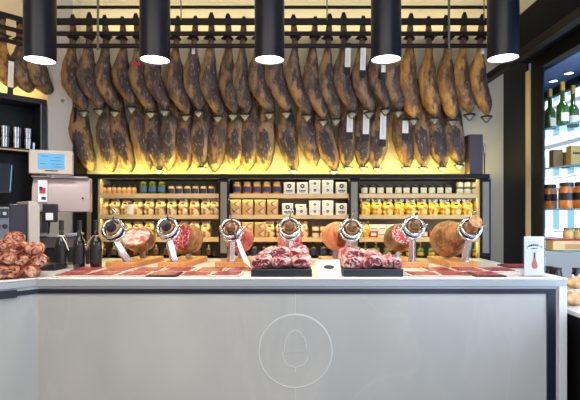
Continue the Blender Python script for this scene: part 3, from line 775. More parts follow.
# ------------------------------------------------------------------ angled glass cabinet
gc = thing('glass_cabinet', 'dark open wall cabinet on the angled wall holding drinking glasses', 'cabinet', (-2.43, 4.5, CT), PI/4)
def gpart(name, mb, m, **kw):
    o = mb.build(name, m, gc, **kw); o.location = (0, 0, -CT); return o
gz1 = 2.617
gpart('top_panel', MB().box(-1.5, 0, 0, .335, gz1-.05, gz1), 'navy', bevel=.004)
gpart('side_panel', MB().box(-.05, 0, 0, .335, CT+.002, gz1-.05), 'navy', bevel=.004)
gpart('back_panel', MB().box(-1.5, -.05, .30, .335, CT+.002, gz1-.05), 'black_panel')
gpart('edge_trim', MB().box(-.058, -.05, -.004, .01, CT+.002, gz1-.05), 'grey_inset')
zs = PZ(152.3, 4.42)
gpart('shelf', MB().box(-1.5, -.05, .005, .30, zs, zs+.03), 'navy', bevel=.002)
gpart('shelf_edge', MB().box(-1.5, -.06, -.003, .006, zs, zs+.012), 'pine')
# glasses on its shelf
g = thing('drinking_glass', '', 'glass')
MB().lathe([(.034, 0), (.038, .004), (.044, .1), (.042, .1), (.036, .008), (.001, .006)], 18).build('glass_wall', clear('drinking glass', (150, 165, 175), .35, .05), g)
gK = Kind(g)
def c45(lx, ly, z): v = C45 @ Vector((lx, ly, z)); return v
gi = 0
for row in range(2):
    for n, lx in enumerate((-.45, -.35, -.25, -.15)):
        gK.put(c45(lx, .07, zs+.031+row*.101), '%s drinking glass in the %s stack from the cabinet end' % (('bottom', 'upper')[row], ORD[4-n]), 'glasses on the cabinet shelf')
gK.put(c45(-.1, .09, zs+.031), 'low single glass nearest the end of the cabinet shelf', 'glasses on the cabinet shelf', scale=(.8, .8, .7))
# monitor in the lower compartment
mo = thing('monitor', 'dark tilted touch monitor in the cabinet below the glasses', 'monitor', c45(-.42, .10, 1.05), PI/4-.5)
TM = Matrix.Translation((0, 0, .62)) @ Matrix.Rotation(-.22, 4, 'X')
MB().box(-.16, .14, -.012, .012, 0, .30, TM).build('bezel', 'plastic_black', mo, bevel=.004)
MB().box(-.14, .12, -.0145, -.011, .02, .28, TM).build('screen', 'screen_dark', mo)
MB().box(.121, .127, -.0145, -.011, .02, .28, TM).build('bright_edge', 'screen_blue', mo)
MB().box(-.02, .02, .0, .03, .0, .70).build('stand', 'plastic_black', mo, bevel=.003)
MB().box(-.1, .1, -.05, .1, .001, .02).build('stand_foot', 'plastic_black', mo, bevel=.003)

# ------------------------------------------------------------------ scale
sd = 3.72
ws = thing('weighing_scale', 'pale deli weighing scale with lit blue display on the counter', 'scale', (PX(60, sd), sd, CT), .33)
def sx(x): return PX(x, sd)-PX(60, sd)
def sz(y): return PZ(y, sd)-CT
# head body: profile prism with slanted front
TX = Matrix(((0, 0, 1, 0), (1, 0, 0, 0), (0, 1, 0, 0), (0, 0, 0, 1)))
hb = MB().prism([(-.02, sz(212)), (.17, sz(212)), (.17, sz(177)), (.06, sz(177)), (.0, sz(188))], sx(35), sx(88), TX).build('head', 'scale_body', ws, bevel=.008)
MB().box(sx(34), sx(85), .02, .18, sz(177.5), sz(175.8)).build('head_top', 'scale_light', ws, bevel=.004)
for x in (41, 81): MB().lathe([(.008, 0), (.008, .004)], 10, Matrix.Translation((sx(x), -.018, sz(198))) @ Matrix.Rotation(PI/2, 4, 'X')).build('screw', 'ink', hb)
dsp = MB().box(sx(33), sx(72), -.03, .05, sz(174.5), sz(151)).build('display_housing', 'scale_light', ws, bevel=.008)
MB().box(sx(41), sx(64.5), -.034, -.028, sz(169.5), sz(154.5)).build('screen', 'screen_blue', dsp)
mb = MB()
for yy, xa, xb in ((157, 44, 50), (158, 56, 62), (161, 52, 62), (164.5, 43, 48), (164.5, 53, 62), (167.3, 55, 62)): mb.box(sx(xa), sx(xb), -.0355, -.033, sz(yy+.5), sz(yy))
mb.build('figures', 'screen_ink', dsp)
MB().box(sx(47), sx(59), -.0325, -.029, sz(171.8), sz(170.8)).build('maker_plate', 'ink', dsp)
MB().tube([(sx(53), .03, sz(178)), (sx(53), .03, sz(173))], .022, 12).build('neck', 'scale_light', ws)
st = MB().box(sx(41), sx(49), -.026, -.012, sz(202), sz(181)).build('sticker', 'paper', ws)
MB().box(sx(42.2), sx(47.8), -.0275, -.025, sz(194), sz(188)).build('sticker_picture', 'red_card', st)
MB().box(sx(42.2), sx(45), -.0285, -.025, sz(191), sz(187)).build('sticker_blue', 'bluelabel', st)
MB().box(sx(44), sx(48), -.0275, -.025, sz(200), sz(197)).build('sticker_mark', 'bluelabel', st)
MB().box(sx(36), sx(41), .08, .15, .1, sz(212)).build('column', 'machine_dark', ws, bevel=.006)
MB().box(sx(36), sx(87), .0, .2, .02, sz(248)).build('base', 'plastic_black', ws, bevel=.008)
MB().box(sx(36), sx(79), .06, .19, sz(248), sz(238)).build('lower_housing', 'scale_body', ws, bevel=.005)
for q in (38, 85): MB().lathe([(.016, 0), (.016, .02)], 10, Matrix.Translation((sx(q), .05, 0))).build('foot', 'plastic_black', ws)
MB().box(sx(37), sx(80), -.05, .19, sz(236), sz(233.5)).build('platter', 'steel', ws, bevel=.003)
pr = MB().box(sx(45.5), sx(58.5), -.06, -.015, sz(222), sz(204)).build('printer', 'plastic_black', ws, bevel=.005)
MB().box(sx(48.5), sx(55), -.0625, -.058, sz(220), sz(213)).build('label_slip', 'paper', pr)
MB().tube([(sx(51), -.03, sz(222)), (sx(50), -.02, sz(234))], .008, 8).build('printer_arm', 'plastic_black', ws)
# machine with rounded cream end
md = 3.40
ma = thing('vacuum_packer', 'grey countertop machine with cream rounded end behind the wrapped meat', 'machine', (PX(20, md), md, CT), PI/4)
def mx(x): return PX(x, md)-PX(20, md)
def mz(y): return PZ(y, md)-CT
MB().box(mx(-22), mx(11), 0, .3, .0, mz(207)).build('body', 'machine', ma, bevel=.01)
MB().box(mx(11), mx(27), .01, .3, .0, mz(204)).build('dark_panel', 'machine_dark', ma, bevel=.006)
a = MB(); pts = []
w2 = mx(37.5)-mx(27.2); top = mz(201)
pr_ = [(0, 0), (w2, 0), (w2, top-.06)]+[(w2-.05+.05*math.cos(t), top-.05+.05*math.sin(t)) for t in [PI/2*j/6 for j in range(7)]]+[(0, top)]
a.prism([(x+mx(27.2), y) for x, y in pr_], -.02, .32, Matrix(((1, 0, 0, 0), (0, 0, 1, 0), (0, 1, 0, 0), (0, 0, 0, 1)))).build('end_cover', 'scale_light', ma, bevel=.006)
cp = MB().box(mx(-22), mx(10), -.006, .001, mz(218), mz(209)).build('control_panel', 'plastic_black', ma)
mb = MB()
for q in range(3): mb.box(mx(-6+q*5.5), mx(-3+q*5.5), -.009, -.005, mz(215), mz(212))
mb.build('indicator', 'paper_grey', cp)
for q in range(3): MB().lathe([(.018, 0), (.016, .012)], 14, Matrix.Translation((mx(-5+q*6), 0, mz(226))) @ Matrix.Rotation(PI/2, 4, 'X')).build('knob', 'plastic_black', ma)
# small black tray and three bottles
bt_ = thing('card_tray', 'small black plastic tray beside the wine bottles', 'tray', (PX(49, 3.42), 3.42, CT))
MB().prism([(-.1, -.06), (.075, -.06), (.095, .06), (-.085, .06)], 0, .05).build('tray_body', 'plastic_black', bt_, bevel=.006)
MB().box(-.08, .06, -.045, .045, .0495, .052).build('tray_inset', 'ink', bt_)
wine = bottle('wine_bottle', 'bottle', .044, .375, 'wine', 'foil', 'winedark', .36, (.12, .50))
bd = 3.5
for n, (x, lab) in enumerate(((61.5, 'dark wine bottle nearest the black tray'), (79.5, 'dark wine bottle in the middle of three'), (96, 'dark wine bottle nearest the first carving stand'))):
    wine.put((PX(x, bd), bd, CT), lab + ', on the counter', 'wine bottles on the counter', rz=.3-n*.2)
for n, x in enumerate((61.5, 96)):
    c = MB(); rr = .02
    z0 = CT+.255
    c.torus(.021, .004, Matrix.Translation((PX(x, bd), bd, z0)), 16, 6)
    sg = 1 if n == 0 else -1
    c.tube([(PX(x, bd)+sg*.015, bd-.02, z0), (PX(x, bd)+sg*.05, bd-.035, z0-.05), (PX(x, bd)+sg*.065, bd-.02, z0-.11)], .004, 6)
    tag(c.build('neck_ribbon', 'wrap_paper' if n else 'paper'), ('white ribbon round the neck of the bottle by the black tray', 'pink ribbon round the neck of the bottle by the carving stand')[n], 'ribbon')

# wrapped meat pile on the wing
def packet(seed):
    t = thing('wrapped_meat', '', 'meat packet')
    mb = MB(); rings = []
    for i in range(14):
        q = i/13; r = .054*(math.sin(PI*min(1, .10+q*.62))**.5)*(1 if q < .75 else 1-(q-.75)*1.6)
        rings.append([])
        for j in range(18):
            a = 2*PI*j/18; p = Vector((r*1.15*math.cos(a), -.09+q*.2, .04+r*.88*math.sin(a)))
            n = noise.noise(p*22+Vector((seed*5.3, seed, 0)))*.009
            rings[-1].append(p+Vector((math.cos(a)*n, 0, math.sin(a)*n)))
    mb.rings(rings); mb.build('meat', 'wrap', t)
    mb = MB(); rings = []
    for i in range(4):
        q = i/3; r = .040+.010*q
        rings.append([Vector((r*1.2*math.cos(2*PI*j/24)*(1+.12*math.sin(7*2*PI*j/24+seed)*q), -.078-q*.022+.008*math.sin(5*2*PI*j/24+seed)*q, .04+r*math.sin(2*PI*j/24)*(1+.12*math.sin(6*2*PI*j/24)*q))) for j in range(24)])
    mb.rings(rings, cap=False); o = mb.build('wrapper_frill', 'wrapclear', t)
    return Kind(t)
pkK = [packet(q) for q in (1, 2, 3, 4)]
pile = [(13, 239, 3.10, 'on the very top'), (2, 247, 3.04, 'second tier, cut off by the frame'), (17, 249, 3.06, 'second tier, under the top one'), (32, 250, 3.10, 'second tier, nearest the tray'),
        (-6, 258, 3.0, 'third tier, mostly out of view'), (8, 259, 3.01, 'third tier, second from the frame'), (22.5, 260, 3.04, 'third tier, middle'), (36, 261, 3.08, 'third tier, nearest the tray'),
        (-1, 271.5, 2.94, 'bottom tier, cut off by the frame'), (13.5, 271.5, 2.98, 'bottom tier, middle'), (29, 270.5, 3.03, 'bottom tier, nearest the bottles')]
for n, (x, y, d, w) in enumerate(pile):
    zc = PZ(y, d)-.04
    if y > 265: zc = CT-.003
    pkK[n % 4].put((PX(x, d), d+.02, zc), 'wrapped cured meat packet, ' + w + ' of the pile', 'pile of wrapped cured meat', rz=.5+.25*math.sin(n*1.9), scale=(1.02, 1, 1.08))

# ------------------------------------------------------------------ carving stands and their hams
def stand(bx, rx, ry, yaw, ham_m, cut, lab, hlab, cutm='cutmeat', size=1.0, post_dx=.0, wrapd=False, lift=0.0, dF_=3.54, cover=False):
    X0 = PX(bx, dF_)
    t = thing('ham_stand', lab, 'ham stand', (X0, dF_, CT), yaw, 'carving stands on the counter')
    MB().box(-.118, .118, 0, .58, 0, .044).build('board', 'board', t, bevel=.006)
    dr = dF_+.03
    rc = Vector((PX(rx, dr)-X0, .03, PZ(ry, dr)-CT))
    pf = Vector((post_dx, .045, .044))
    MB().tube([pf, pf+Vector((0, 0, .004)), rc-Vector((0, -.01, .075))], [.034, .034, .028], 4).build('post', 'post', t, bevel=.003)
    MB().lathe([(.034, 0), (.034, .012), (.018, .014)], 16, Matrix.Translation(pf)).build('post_foot', 'chrome', t)
    ax = Vector((rc.x*.15, -1, .55)).normalized()
    R = ax.to_track_quat('Z', 'Y').to_matrix().to_4x4()
    T = Matrix.Translation(rc) @ R
    MB().torus(.076, .014, T @ Matrix.Translation((0, 0, .03)), 32, 10).torus(.078, .014, T @ Matrix.Translation((0, 0, -.03)), 32, 10).build('clamp_ring', 'chrome', t)
    mb = MB().lathe([(.072, -.03), (.074, -.01), (.074, .01), (.072, .03)], 32, T, cap=False); mb.build('ring_band', 'bluesteel', t)
    cr = MB().tube([rc+Vector((.0, -.01, .08)), rc+Vector((.01, -.03, .125)), rc+Vector((.03, -.035, .14)), rc+Vector((.012, -.04, .165))], .006, 8); cr.build('clamp_screw', 'chrome', t)
    s2 = MB().tube([rc+Vector((.075, .0, .01)), rc+Vector((.12, .0, .03))], .006, 8); s2.build('side_screw', 'chrome', t)
    MB().box(-.02, .02, .38, .42, .044, max(.06, .167+lift-.116*size)).build('rest', 'steel', t, bevel=.003)
    # ham: shank through the ring, body behind resting at the back of the board
    hr = bpy.data.objects.new('carved_ham', None)
    cen = [(-.13, .052), (-.07, .044), (0, .04), (.06, .048), (.14, .078), (.22, .108), (.31, .125), (.39, .118), (.45, .09), (.485, .045), (.495, .012)]
    mb = MB(); rings = []; meat = []
    zb = .105+.02+lift
    for i in range(33):
        u = -.13+.625*i/32
        r = interp(cen, u)*(1+(size-1)*max(0, min(1, u/.2)))
        f = max(0, min(1, (u+.05)/.4)); f = f*f*(3-2*f)
        c = Vector((rc.x*(1-f), rc.y+u, rc.z+(zb+.03-rc.z)*f))
        if u < 0: c = rc+ax*(-u)
        rg = []
        for j in range(24):
            a = 2*PI*j/24; sc1 = 1.0; 
            p = c+Vector((r*math.cos(a), 0, r*.98*math.sin(a)))
            if u < .02: p = c+(R.to_3x3() @ Vector((r*math.cos(a), r*math.sin(a), 0)))
            n = noise.noise(p*9+Vector((bx, 0, 0)))*.012+noise.noise(p*24)*.005
            p += Vector((math.cos(a), 0, math.sin(a)))*n*(1 if u > .05 else .3)
            if p.z < .052: p.z = .052
            rg.append(p); meat.append(.2)
        rings.append(rg)
    mb.rings(rings)
    capm = None
    if cut:
        bmesh.ops.recalc_face_normals(mb.bm, faces=mb.bm.faces)
        co, no = Vector(cut[0]), Vector(cut[1]).normalized()
        geo = bmesh.ops.bisect_plane(mb.bm, geom=mb.bm.verts[:]+mb.bm.edges[:]+mb.bm.faces[:], plane_co=co, plane_no=no, clear_outer=True)
        ed = [e for e in geo['geom_cut'] if isinstance(e, bmesh.types.BMEdge)]
        vs = [v for v in geo['geom_cut'] if isinstance(v, bmesh.types.BMVert)]
        ctr = sum((v.co for v in vs), Vector())/max(1, len(vs))
        q = no.to_track_quat('Z', 'Y').to_matrix(); e1, e2 = q.col[0], q.col[1]
        vs.sort(key=lambda v: math.atan2((v.co-ctr).dot(e2), (v.co-ctr).dot(e1)))
        loop = [v.co.copy() for v in vs]
        try: mb.bm.faces.new(vs)
        except Exception: pass
        capm = MB()
        Rr = [[ctr+(p-ctr)*k_+no*h_ for p in loop] for k_, h_ in ((.90, -.004), (.89, .004), (.6, .006), (.25, .005))]
        capm.rings(Rr)
    h = mb.build('carved_ham', ham_m, loc=(X0, dF_, CT), rz=yaw)
    at = h.data.attributes.new('meat', 'FLOAT', 'POINT'); at.data.foreach_set('value', [.22]*len(h.data.vertices))
    tag(h, hlab, 'ham', 'hams on carving stands')
    if capm: capm.build('cut_face', cutm, h)
    # sawn shank end / hoof
    e = rc+ax*.07
    MB().tube([e-ax*.03, e, e+ax*.03], [.040, .036, .022], 14).build('shank_end', 'foot' if not wrapd else 'navy', h)
    MB().tube([rc-ax*.006, rc+ax*.03], [.054, .050], 16).build('shank_skin', 'brownham', h)
    bpy.data.objects.remove(hr)
    return t, h
stand(119.5, 113, 230, -.13, 'brownham', ((.0, .25, .20), (.22, -.62, .75)), 'carving stand nearest the three wine bottles', 'pink carved ham on the stand nearest the wine bottles', 'pinkslab', wrapd=True, post_dx=.045, size=.95, lift=.05)
stand(172, 167.5, 229, -.1, 'brownham', ((.0, .25, .2), (-.42, -.9, .12)), 'carving stand second from the wine bottles', 'rosy carved ham on the second stand from the wine bottles', wrapd=True, size=1.1, lift=.05)
stand(229.5, 231, 230, -.1, 'pinkmeat', ((.0, .25, .20), (-.5, -.85, .15)), 'carving stand with a white knife, beside the first meat tray', 'carved ham on the stand beside the first meat tray', size=.95, lift=.05)
stand(290, 289.5, 229, 0, 'pinkmeat', ((.0, .22, .20), (.1, -.85, .3)), 'carving stand directly behind the first meat tray', 'ham whose shank shows above the first meat tray', size=.85, lift=.03)
stand(345, 351.5, 230, .10, 'pinkfat', ((-.06, .22, .17), (.1, -.75, -.66)), 'carving stand behind the second meat tray with shank pointing up', 'pale orange trimmed ham behind the second meat tray', 'cutbrown', size=1.0, lift=.08)
stand(414, 413.5, 228, .09, 'brownham', ((-.05, .2, .17), (-.1, -.9, .42)), 'carving stand between the second meat tray and the whole ham', 'half carved ham beside the second meat tray', size=1.0, lift=.06)
stand(464.5, 470, 229, .0, 'brownham', None, 'carving stand nearest the display window', 'whole brown ham on the stand nearest the display window', size=1.28, post_dx=.02, lift=.05)
# carving knife leaning at the third stand
kf = thing('carving_knife', 'long white bladed carving knife leaning on the third carving stand', 'knife', P(238, 240, 3.45))
p0, p1 = Vector((0, 0, 0)), P(252, 268, 3.3)-P(238, 240, 3.45)
MB().tube([p0, p0.lerp(p1, .35)+Vector((-.006, 0, -.012)), p0.lerp(p1, .7)+Vector((-.012, 0, -.012)), p1], [.017, .021, .021, .008], 4).build('blade', 'paper', kf)
MB().tube([p0-p1*.3, p0], [.014, .013], 8).build('handle', 'plastic_black', kf)

# ------------------------------------------------------------------ meat trays
def chunk(name, w, h, dp, seed, m, loc, label, grp, rz=0.0, rim=True, tilt=0.0):
    mb = MB(); rings = []
    for i in range(9):
        q = i/8; k = (1-abs(2*q-1)**3)**.5*.35+.65 if 0 < i < 8 else .6
        rg = []
        for j in range(24):
            a = 2*PI*j/24; ca, sa = math.cos(a), math.sin(a)
            e = .75
            p = Vector((w/2*k*math.copysign(abs(ca)**e, ca), -dp/2+dp*q, h/2+h/2*k*math.copysign(abs(sa)**e, sa)))
            n = noise.noise(p*13+Vector((seed*2.7, seed*1.1, 0)))*.026+noise.noise(p*34+Vector((seed, 0, 0)))*.010
            rg.append(p+Vector((ca*n, n*.4, max(sa*n, -p.z+.001))))
        rings.append(rg)
    mb.rings(rings)
    o = mb.build(name, 'fat' if rim else m, loc=loc, rz=rz); o.rotation_euler.x = tilt
    tag(o, label, 'meat', grp)
    if rim:
        f = MB(); base = rings[0]; c = sum(base, Vector())/len(base)
        f.rings([[c+(p-c)*s_+Vector((0, o_, 0)) for p in base] for s_, o_ in ((1.25, .012), (1.18, -.006), (.7, -.010), (.2, -.008))]); f.build('lean_face', m, o)
        tp = MB(); tp.rings([[Vector((p.x*.72, p.y*.9, p.z+.006)) for p in r[2:11]]+[Vector((p.x*.72, p.y*.9, p.z-.006)) for p in r[2:11][::-1]] for r in rings[1:-1]]); tp.build('lean_top', m, o)
    return o
for x0, x1, yb, yt, d, nm in ((251, 312, 277, 269.5, 3.04, 'first'), (343.5, 403.5, 277, 269.5, 3.04, 'second')):
    t = MB(); X0, X1 = PX(x0, d), PX(x1, d)
    t.box(X0, X1, d, d+.26, CT, CT+.05)
    o = t.build('meat_tray', 'tray', bevel=.004)
    tag(o, 'black slate tray of cut meat %s' % ('behind the round counter emblem' if nm == 'first' else 'in front of the upright ham shank'), 'tray', 'black meat trays')
    MB().box(X0+.012, X1-.012, d-.003, d+.002, CT+.006, CT+.040).build('front_band', 'plastic_black', o)
    zt_ = CT+.051
    W = (X1-X0)
    for n in range(3):
        chunk('meat_cut', W/3.05, .082, .11, n+(1 if nm == 'first' else 11), 'steak', (X0+W*(n+.5)/3, d+.075, zt_), '%s front meat cut on the %s tray, from the scale end' % (ORD[n+1], 'emblem' if nm == 'first' else 'second'), 'meat cuts on the black trays', rz=.1*math.sin(n*3))
    if nm == 'first':
        chunk('meat_slab', W*.62, .125, .11, 31, 'steak', (X0+W*.40, d+.19, zt_+.01), 'large marbled slab leaning behind the first tray front cuts', 'meat slabs on the trays', rz=.1, tilt=.0)
        chunk('meat_slab', W*.38, .145, .10, 33, 'steak', (X0+W*.78, d+.20, zt_), 'upright marbled slab behind the first tray, nearest the card', 'meat slabs on the trays', rz=-.2)
    else:
        chunk('meat_slab', W*.48, .135, .11, 37, 'steak', (X0+W*.22, d+.20, zt_), 'large marbled slab at the back of the second tray', 'meat slabs on the trays', rz=.2)
        chunk('meat_slab', W*.36, .105, .10, 39, 'cutmeat', (X0+W*.56, d+.20, zt_), 'pink marbled slab in the middle of the second tray', 'meat slabs on the trays', rz=-.1)
        chunk('meat_slab', W*.26, .10, .10, 41, 'steak', (X0+W*.86, d+.19, zt_), 'dark red meat piece at the back end of the second tray', 'meat slabs on the trays', rz=-.2, rim=False)

# ------------------------------------------------------------------ sliced ham packs
def pack(dark):
    t = thing('sliced_ham_pack', '', 'packet')
    MB().box(-.105, .105, -.11, .11, 0, .008).build('backing', 'packdark' if dark else 'packedge', t, bevel=.003)
    mb = MB()
    for q in range(3):
        rg = [(-.09+q*.008, -.095+.062*q), (.09-q*.003, -.095+.062*q), (.092, -.035+.062*q), (-.085, -.03+.062*q)]
        mb.prism(rg, .0085, .013+.001*q)
    mb.build('slices', 'slices', t, bevel=.002)
    return Kind(t)
pA, pB = pack(False), pack(True)
pp = [(74, 3.13, .12, 0), (104, 3.13, -.05, 0), (135, 3.13, .08, 0), (166, 3.13, -.06, 1), (197, 3.13, .05, 0), (227, 3.14, -.03, 0),
      (88, 3.385, .05, 0), (118, 3.385, -.04, 0), (149, 3.385, .06, 0), (180, 3.385, -.05, 0), (211, 3.385, .03, 0), (241, 3.395, 0, 0),
      (421, 3.13, .05, 0), (452, 3.13, -.06, 0), (484, 3.13, .04, 1), (437, 3.385, .04, 0), (466, 3.385, -.04, 0), (497, 3.37, .05, 0), (516, 3.62, .0, 1)]
for n, (x, d, rz, dk) in enumerate(pp):
    side = n < 12
    rowt = 'front' if d < 3.2 else ('back' if d < 3.5 else 'rearmost')
    idx = (n+1 if n < 6 else n-5) if side else (n-11 if n < 15 else n-14)
    wh = 'between the bottles and first tray' if side else 'by the display window end'
    if n == 18: lab = 'dark edged pack of sliced ham lying just behind the white menu sign'
    else: lab = 'red pack of sliced ham, %s of the %s row %s' % (ORD[idx], rowt, wh)
    o = (pB if dk else pA).put((PX(x, d), d, CT+.001), lab, 'packs of sliced ham on the counter', rz=rz)

# small white card between the trays
cd = thing('paper_card', 'white leaning card with dark oval mark between the two meat trays', 'card', (PX(330, 3.06), 3.06, CT))
Tc = Matrix.Rotation(-1.05, 4, 'X')
MB().box(-.082, .082, -.003, .003, .003, .19, Tc).build('card_sheet', 'paper', cd, bevel=.002)
mb = MB(); mb.lathe([(.038, -.002), (.038, .002)], 24, Tc @ Matrix.Translation((0, -.0035, .10)) @ Matrix.Diagonal((1, 1, .6, 1)) @ Matrix.Rotation(PI/2, 4, 'X')); mb.build('oval_mark', 'ink', cd)
MB().box(-.05, .05, .09, .12, 0, .044).build('card_rest', 'paper_grey', cd)
# menu sign in acrylic holder
gd = 3.06
ms = thing('menu_sign', 'white sign with a printed ham in a clear holder at the counter end', 'sign', (PX(534, gd), gd, CT), .06)
hw = PX(544, gd)-PX(534, gd); hh = PZ(236.5, gd)-CT
MB().box(-hw, hw, -.003, .003, .006, hh).build('card', 'paper', ms)
a = MB(); a.box(-hw-.012, hw+.012, -.0075, -.0045, .002, hh-.005); a.box(-hw-.012, hw+.012, .0045, .0075, .002, hh-.005); a.build('acrylic_cover', 'acrylic', ms)
MB().box(-hw-.014, hw+.014, -.025, .045, 0, .004).build('acrylic_foot', 'acrylic', ms)
word = 'JAMONERIA'
its = []
for n, ch in enumerate(word):
    u = (n-(len(word)-1)/2)
    its.append((ch, .0175, (u*.0125, -.0045, hh-.058-.0008*u*u), (PI/2, u*.05, 0)))
its.append(('IBERICOS', .010, (0, -.0045, hh-.082), FACE))
text('lettering', its, 'ink', ms)
hp = [(0, .098), (.005, .097), (.006, .07), (.010, .05), (.019, .03), (.021, .012), (.012, 0), (-.006, .0), (-.016, .012), (-.017, .03), (-.009, .05), (-.005, .07), (-.004, .097)]
TS = Matrix.Translation((0.0, -.0035, hh*.19)) @ Matrix.Scale(1.12, 4) @ Matrix.Rotation(PI/2, 4, 'X')
MB().prism(hp, 0, .001, TS).build('printed_ham', 'hamprint', ms, smooth=False)
MB().prism([(-.004, .066), (.006, .066), (.005, .1), (-.004, .1)], 0, .0014, TS).build('printed_shank', 'ink', ms, smooth=False)

# ------------------------------------------------------------------ display window shelves and goods
def gshelf(z, label, th=.012):
    t = thing('glass_shelf', label, 'shelf', (XW+.05, 4.0, z), 0, 'glass shelves in the display window')
    poly = [(.0, .03), (.02, -.08), (.20, -.65), (.42, -1.6), (.44, -1.6), (.44, .03)]
    MB().prism(poly, -th, 0).build('glass_plate', 'glass_shelf', t)
    e = MB(); 
    for (xa, ya), (xb, yb) in zip(poly[:3], poly[1:4]): e.tube([(xa, ya, -th/2), (xb, yb, -th/2)], th*.55, 6)
    e.build('front_edge', 'glass_edge', t)
    for q in (.0, -.9): MB().box(.40, .44, q-.01, q+.01, -th-.02, -th).build('bracket', 'chrome', t)
zA, zB, zC, zD = 2.235, 1.885, 1.52, 1.165
gshelf(zA, 'topmost glass shelf carrying green bottles'); gshelf(zB, 'second glass shelf carrying gift boxes'); gshelf(zC, 'third glass shelf carrying large amber jars'); gshelf(zD, 'lowest glass shelf carrying a shallow glass tray')
champ = bottle('sparkling_bottle', 'bottle', .047, .36, 'green_glass', 'goldfoil', 'paper', .5, (.06, .26))
for n, (x, d, lab) in enumerate(((550, 4.03, 'green sparkling wine bottle nearest the window frame'), (562.5, 3.82, 'green sparkling wine bottle in the middle of the top window shelf'), (573, 3.93, 'green sparkling wine bottle nearest the picture edge'))):
    champ.put((PX(x, d), d, zA), lab, 'green bottles in the window', rz=.5-n*.3)
def gbox(x0, x1, yt, d, z, dp, m, lab, mark=None):
    o = MB().box(PX(x0, d), PX(x1, d), d, d+dp, z, PZ(yt, d)).build('gift_box', m, bevel=.003); tag(o, lab, 'box', 'boxes in the window')
    return o
gbox(553.5, 563, 149.5, 3.93, zB+.001, .07, 'brown_box', 'brown card box at the frame end of the second window shelf')
gbox(564, 570.3, 152, 4.0, zB+.001, .05, 'brown_box', 'small brown box between the brown and gold boxes in window')
o = gbox(571, 586, 145.5, 3.85, zB+.001, .07, 'gold_box', 'gold card box with dark lettering in the window')
text('lettering', [('Natura', .03, (PX(578, 3.85), 3.8488, PZ(153, 3.85)), FACE)], 'ink', o)
bj = thing('large_jar', '', 'jar')
MB().lathe([(.058, 0), (.063, .01), (.063, .16), (.05, .18), (.05, .19)], 22).build('glass_body', 'amber_deep', bj)
MB().lathe([(.056, .185), (.056, .215), (.05, .218)], 22).build('lid', 'darklid', bj)
MB().lathe([(.0645, .07), (.0645, .13)], 22, cap=False).build('label', 'plastic_black', bj)
bjK = Kind(bj)
for n, (x, d, lab) in enumerate(((549.5, 4.02, 'brown jar with dark label nearest the window frame'), (566.5, 3.78, 'large amber jar with dark label in the window, third shelf middle'), (582, 3.72, 'large amber jar cut off by the picture edge'))):
    bjK.put((PX(x, d), d, zC+.001), lab, 'large jars in the window', rz=n*1.3, scale=(.95, .95, 1))
gt = thing('glass_tray', 'shallow glass tray of food with red rim and orange label', 'tray', (PX(566, 3.85), 3.85, zD+.001), -.1)
MB().box(-.13, .15, -.05, .08, .0, .085).build('tray_contents', 'sauce', gt, bevel=.006)
MB().box(-.135, .155, -.055, .085, .085, .095).build('rim', 'red_card', gt, bevel=.003)
MB().box(-.03, .09, -.053, -.050, .015, .055).build('label', 'orange_label', gt)
sj = jar('clip_jar', 'jar', .042, .095, 'sauce', 'goldlid', .016, None, None)
for n, (x, d) in enumerate(((568.5, 3.86), (579.5, 3.84))):
    sj.put((PX(x, d), d, zD+.097), 'pale jar standing on the glass tray, ' + ('nearer the frame' if n == 0 else 'at the picture edge'), 'jars on the glass tray')
# dark cans under lowest shelf
bl = thing('bread_loaf', '', 'bread')
mb = MB(); rings = []
for i in range(13):
    q = i/12; r = .062*math.sin(PI*min(.97, max(.03, q)))**.55
    rings.append([Vector((-.11+.22*q, r*.85*math.cos(2*PI*j/16), .052+r*.8*math.sin(2*PI*j/16)))+Vector((0, 0, noise.noise(Vector((q*8, j*.7, 3)))*.008)) for j in range(16)])
mb.rings(rings); mb.build('crust', 'bread', bl)
mb = MB()
for q in (-.05, 0, .05): mb.tube([(q-.015, -.03, .099), (q, 0, .107), (q+.015, .03, .099)], .006, 6)
mb.build('slash', 'paper', bl)
blK = Kind(bl)
for n, (x, d, dz, rz, lab) in enumerate(((575, 3.18, 0, .5, 'crusty loaf at the front of the cabinet by the counter end'), (583, 3.38, 0, 1.2, 'crusty loaf at the picture edge'), (573, 3.44, 0, .2, 'crusty loaf in the middle of the bread heap'), (566, 3.68, 0, .8, 'crusty loaf at the back of the bread heap'), (579, 3.3, .09, .1, 'crusty loaf lying on top of the bread heap'))):
    blK.put((PX(x, d), d, .83+dz), lab, 'loaves on the window cabinet', rz=rz)
ck = jar('dark_canister', 'canister', .04, .20, 'blackjar', 'darklid', .02, 'bluelabel', (.3, .6))
for n, (x, d) in enumerate(((549, 3.85), (557, 3.75), (577, 3.72))):
    ck.put((PX(x, d), d, .831), 'dark canister under the lowest window shelf, %s from the frame' % ORD[n+1], 'canisters under the window shelves')

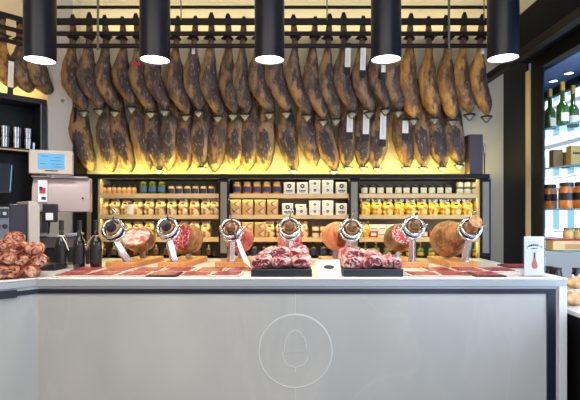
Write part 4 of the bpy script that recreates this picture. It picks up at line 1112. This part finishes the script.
# ------------------------------------------------------------------ lights
def area(name, loc, sx_, sy_, e, c, rot=(0, 0, 0), spread=PI):
    l = bpy.data.lights.new(name, 'AREA'); l.shape = 'RECTANGLE'; l.size = sx_; l.size_y = sy_; l.energy = e; l.color = lin(c); l.spread = spread
    o = bpy.data.objects.new(name, l); COL.objects.link(o); o.location = loc; o.rotation_euler = rot; return o
WARM = (255, 214, 120); NEU = (255, 248, 238); COOL = (205, 226, 255)
area('ledge_light', (.0, 4.40, ledge_z1+.012), 3.95, .03, 30, (255, 232, 112), (PI-.30, 0, 0))
area('cove_light', (.0, 4.5, 3.36), 4.2, .05, 7, (255, 236, 170), (PI-.5, 0, 0))
area('angled_cabinet_light', C45 @ Vector((-.6, .17, gz1+.02)), 1.2, .04, 8, WARM, (PI, 0, PI/4))
for z in (ledge_z0, PZ(198, SF), PZ(219, SF), PZ(242, SF)):
    area('shelf_light', (-.09, SF+.035, z-.008), 3.98, .02, 5.5 if z != ledge_z0 else 3.6, (255, 232, 146), (-.35, 0, 0))
for i, p in enumerate(lamp_pos):
    l = bpy.data.lights.new('pendant_spot', 'SPOT'); l.energy = 52; l.color = lin((255, 246, 234)); l.spot_size = math.radians(100); l.spot_blend = .6; l.shadow_soft_size = .07
    o = bpy.data.objects.new('pendant_spot', l); COL.objects.link(o); o.location = (p[0], p[1], p[2]-.01)
area('ceiling_fill', (-.6, 1.2, 3.62), 4.4, 1.6, 105, NEU, (.35, 0, 0))  # unseen panel added as general fill for the hams and back wall
area('shopfront_daylight', (1.7, -2.2, 1.7), 2.6, 2.6, 50, COOL, (PI/2, 0, .30))
area('cool_right_fill', (2.15, .2, 1.3), 1.3, 2.0, 42, (186, 214, 255), (PI/2, 0, .40))  # no doorway here; lamp added to cool and brighten the counter's right
area('warm_left_fill', (-2.6, -1.5, 2.8), 1.6, 1.6, 50, (255, 228, 190), (PI/2-.35, 0, -.4))  # unseen lamp added to warm the left of the counter front
area('window_daylight', (XO+.1, 2.4, 1.8), 2.4, 1.8, 70, COOL, (0, PI/2, 0))
for x, y in ((2.55, 4.36), (2.55, 4.12), (2.5, 3.6)):
    l = bpy.data.lights.new('downlight_spot', 'SPOT'); l.energy = 10; l.color = lin((240, 246, 255)); l.spot_size = 2.0; l.spot_blend = .7; l.shadow_soft_size = .04
    o = bpy.data.objects.new('downlight_spot', l); COL.objects.link(o); o.location = (x, y, 2.755)
su = bpy.data.lights.new('sun', 'SUN'); su.energy = 7.0; su.angle = .02; su.color = lin((255, 248, 238))
so_ = bpy.data.objects.new('sun', su); COL.objects.link(so_); so_.rotation_euler = Vector((.75, .25, -.62)).to_track_quat('-Z', 'Y').to_euler()
wd = bpy.data.worlds.new('sky'); sc.world = wd; wd.use_nodes = True
bg = wd.node_tree.nodes['Background']; bg.inputs['Color'].default_value = (*lin((190, 214, 245)), 1); bg.inputs['Strength'].default_value = 1.0

# ------------------------------------------------------------------ camera
cam = bpy.data.cameras.new('camera'); co = bpy.data.objects.new('camera', cam); COL.objects.link(co)
co.location = (0, 0, EYE); co.rotation_euler = (PI/2, 0, 0)
cam.sensor_width = 36; cam.lens = F/580*36; cam.shift_y = 15/580; cam.clip_start = .05
sc.camera = co
sc.view_settings.view_transform = 'Standard'; sc.view_settings.look = 'None'; sc.view_settings.gamma = 1; sc.view_settings.exposure = 0.0
